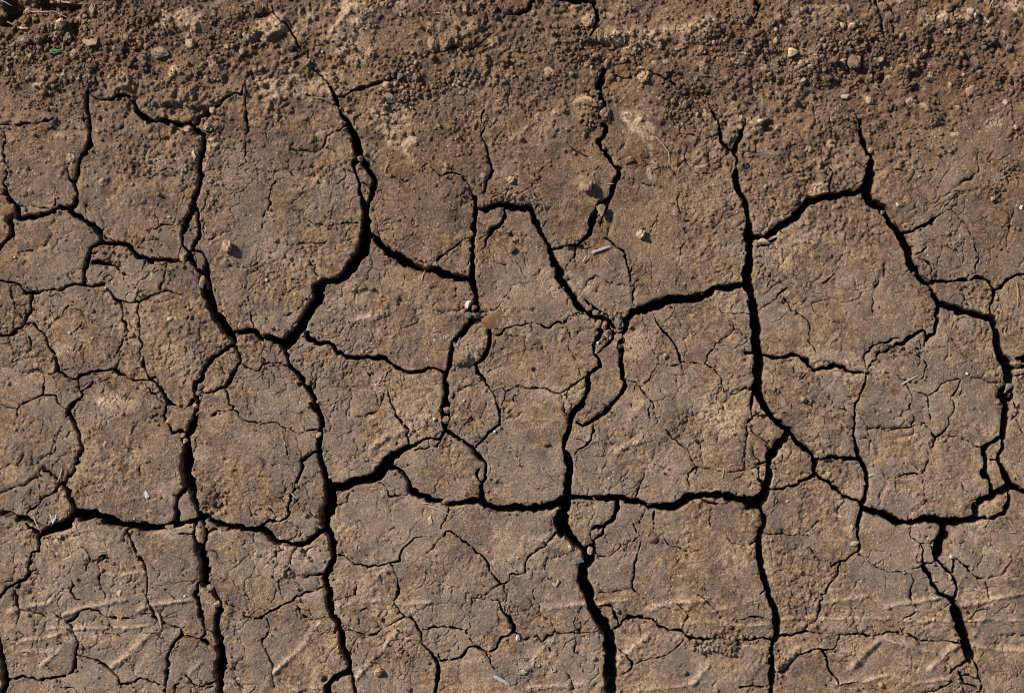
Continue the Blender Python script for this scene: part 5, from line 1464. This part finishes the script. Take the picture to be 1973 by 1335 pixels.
sprig("grass_sprig", "grass sprig", "dull green grass sprig caught among the dark clods of the corner", 112, 99,
      [[(122,100),(112,101),(103,99),(97,99)],[(121,98),(112,99),(104,97),(98,97)],[(122,99),(123,91),(124,83)],[(122,98),(128,102),(134,108)],[(118,101),(108,104),(98,103)]], 1.7, 'green')
sprig("leaf_tuft", "leaf tuft", "pale blue-white tuft of dry leaves leaning over the wide crack", 106, 1003,
      [[(105,1008),(102,998),(97,985)],[(106,1006),(106,996),(99,990)],[(106,1004),(113,1004),(118,1006)],[(106,1005),(101,1008),(98,1016)],[(107,1003),(111,995),(110,988)]], 1.4, 'blueleaf')

# ------------------------------------------------------------------ crumbs: the biggest one by one, the rest as one mass
taken = [(c[0], c[1], max(c[2], c[3])) for c in CLODS + PEBBLES]
cr_ = np.random.RandomState(9)
ZONES = [((-30,-10,330,190),"loose brown crumb in the dark heap at the top corner","crumbs in the dark heap of the corner",85),
((400,0,640,140),"brown crumb along the long curving crack","crumbs along the curving crack",24),
((730,60,1010,215),"brown crumb in the bed of crumbs below the broad rough soil","crumbs in the middle bed",44),
((1100,50,1270,250),"brown crumb among the lumps around the black upright crack","crumbs around the black crack",30),
((1270,30,1570,240),"brown crumb in the heaps between the two forked cracks","crumbs between the forked cracks",50),
((1570,20,1990,260),"brown crumb in the widest bed of crumbs","crumbs in the widest bed",60),
((1080,560,1230,680),"small crumb around the pebbled junction of cracks","crumbs at the pebbled junction",10),
((1330,1180,1520,1340),"small crumb filling the lower side crack","crumbs in the lower side crack",14)]
crumb_meshes = [rock_mesh("soil_crumb", M_CRUMB, 2, 300 + k, cuts=5, lump=.12, fine=.05) for k in range(8)]
crumb_meshes += [rock_mesh("soil_crumb", M_DARK, 2, 320 + k, cuts=5, lump=.12, fine=.05) for k in range(3)]
def lo_at(x, y):
    j, i = int((y - Y0) / STEP), int((x - X0) / STEP)
    return loose[j, i], F[j, i]
for (x0, y0, x1, y1), lb, grp, num in ZONES:
    k = 0; tries = 0
    while k < num and tries < 6000:
        tries += 1
        x, y = cr_.uniform(x0, x1), cr_.uniform(y0, y1)
        l_, f_ = lo_at(x, y)
        if l_ < .35 or f_ > 1: continue
        r = 3.4 + 3.6 * cr_.rand() ** 2.2
        if any((x - a) ** 2 + (y - b_) ** 2 < ((r + c) * .92) ** 2 for a, b_, c in taken): continue
        taken.append((x, y, r)); k += 1
        o = link("soil_crumb", crumb_meshes[cr_.randint(len(crumb_meshes))])
        o.location = (wx(x), wy(y), (hz(x, y) + r * .35) * MM)
        o.scale = (r * cr_.uniform(.85, 1.15), r * cr_.uniform(.85, 1.15), r * cr_.uniform(.7, .95))
        o.rotation_euler = (cr_.uniform(-.5, .5), cr_.uniform(-.5, .5), cr_.uniform(0, 6.28))
        tag(o, lb, "crumb", grp)
base = [rock(1, 400 + k, 3, .16, .05) for k in range(8)]
vs, fs, off = [], [], 0
dd = []
n = 0
while n < 12000:
    x, y = cr_.uniform(-60, W + 60), cr_.uniform(-60, H + 60)
    l_, f_ = lo_at(x, y)
    jj_ = int((y - Y0) / STEP)
    p = l_ ** 1.5 if l_ > .2 else 0
    top = rough_top[jj_, int((x - X0) / STEP)]
    p = max(p, .06 * top, .012)
    if -6 < f_ <= 0: p = max(p, .05)
    if f_ > 0: p = .25 if f_ < 6 else .06
    if cr_.rand() > p: continue
    n += 1
    r = min(5.5, 1.6 * math.exp(abs(cr_.randn()) * .45)) if p > .02 else cr_.uniform(1.0, 2.0)
    b_, f = base[n % 8]
    a = cr_.uniform(0, 6.28); c_, s_ = math.cos(a), math.sin(a)
    q = b_ * [r * cr_.uniform(.8, 1.2), r * cr_.uniform(.8, 1.2), r * .85]
    q = np.stack([q[:, 0] * c_ - q[:, 1] * s_, q[:, 0] * s_ + q[:, 1] * c_, q[:, 2]], -1) * MM
    z = hz(x, y)
    q += [wx(x), wy(y), (z + r * .4) * MM]
    vs.append(q); fs.append(f + off); off += len(q); dd.append(np.full(len(q), damp[jj_, int((x - X0) / STEP)]))
o = link("soil_crumbs", mesh_from("soil_crumbs", np.concatenate(vs), np.concatenate(fs), {'loose': np.full(off, .12), 'damp': np.concatenate(dd)}), M_SOIL)
tag(o, "fine loose brown soil crumbs strewn over the rough ground and along cracks", "crumbs", kind='stuff')
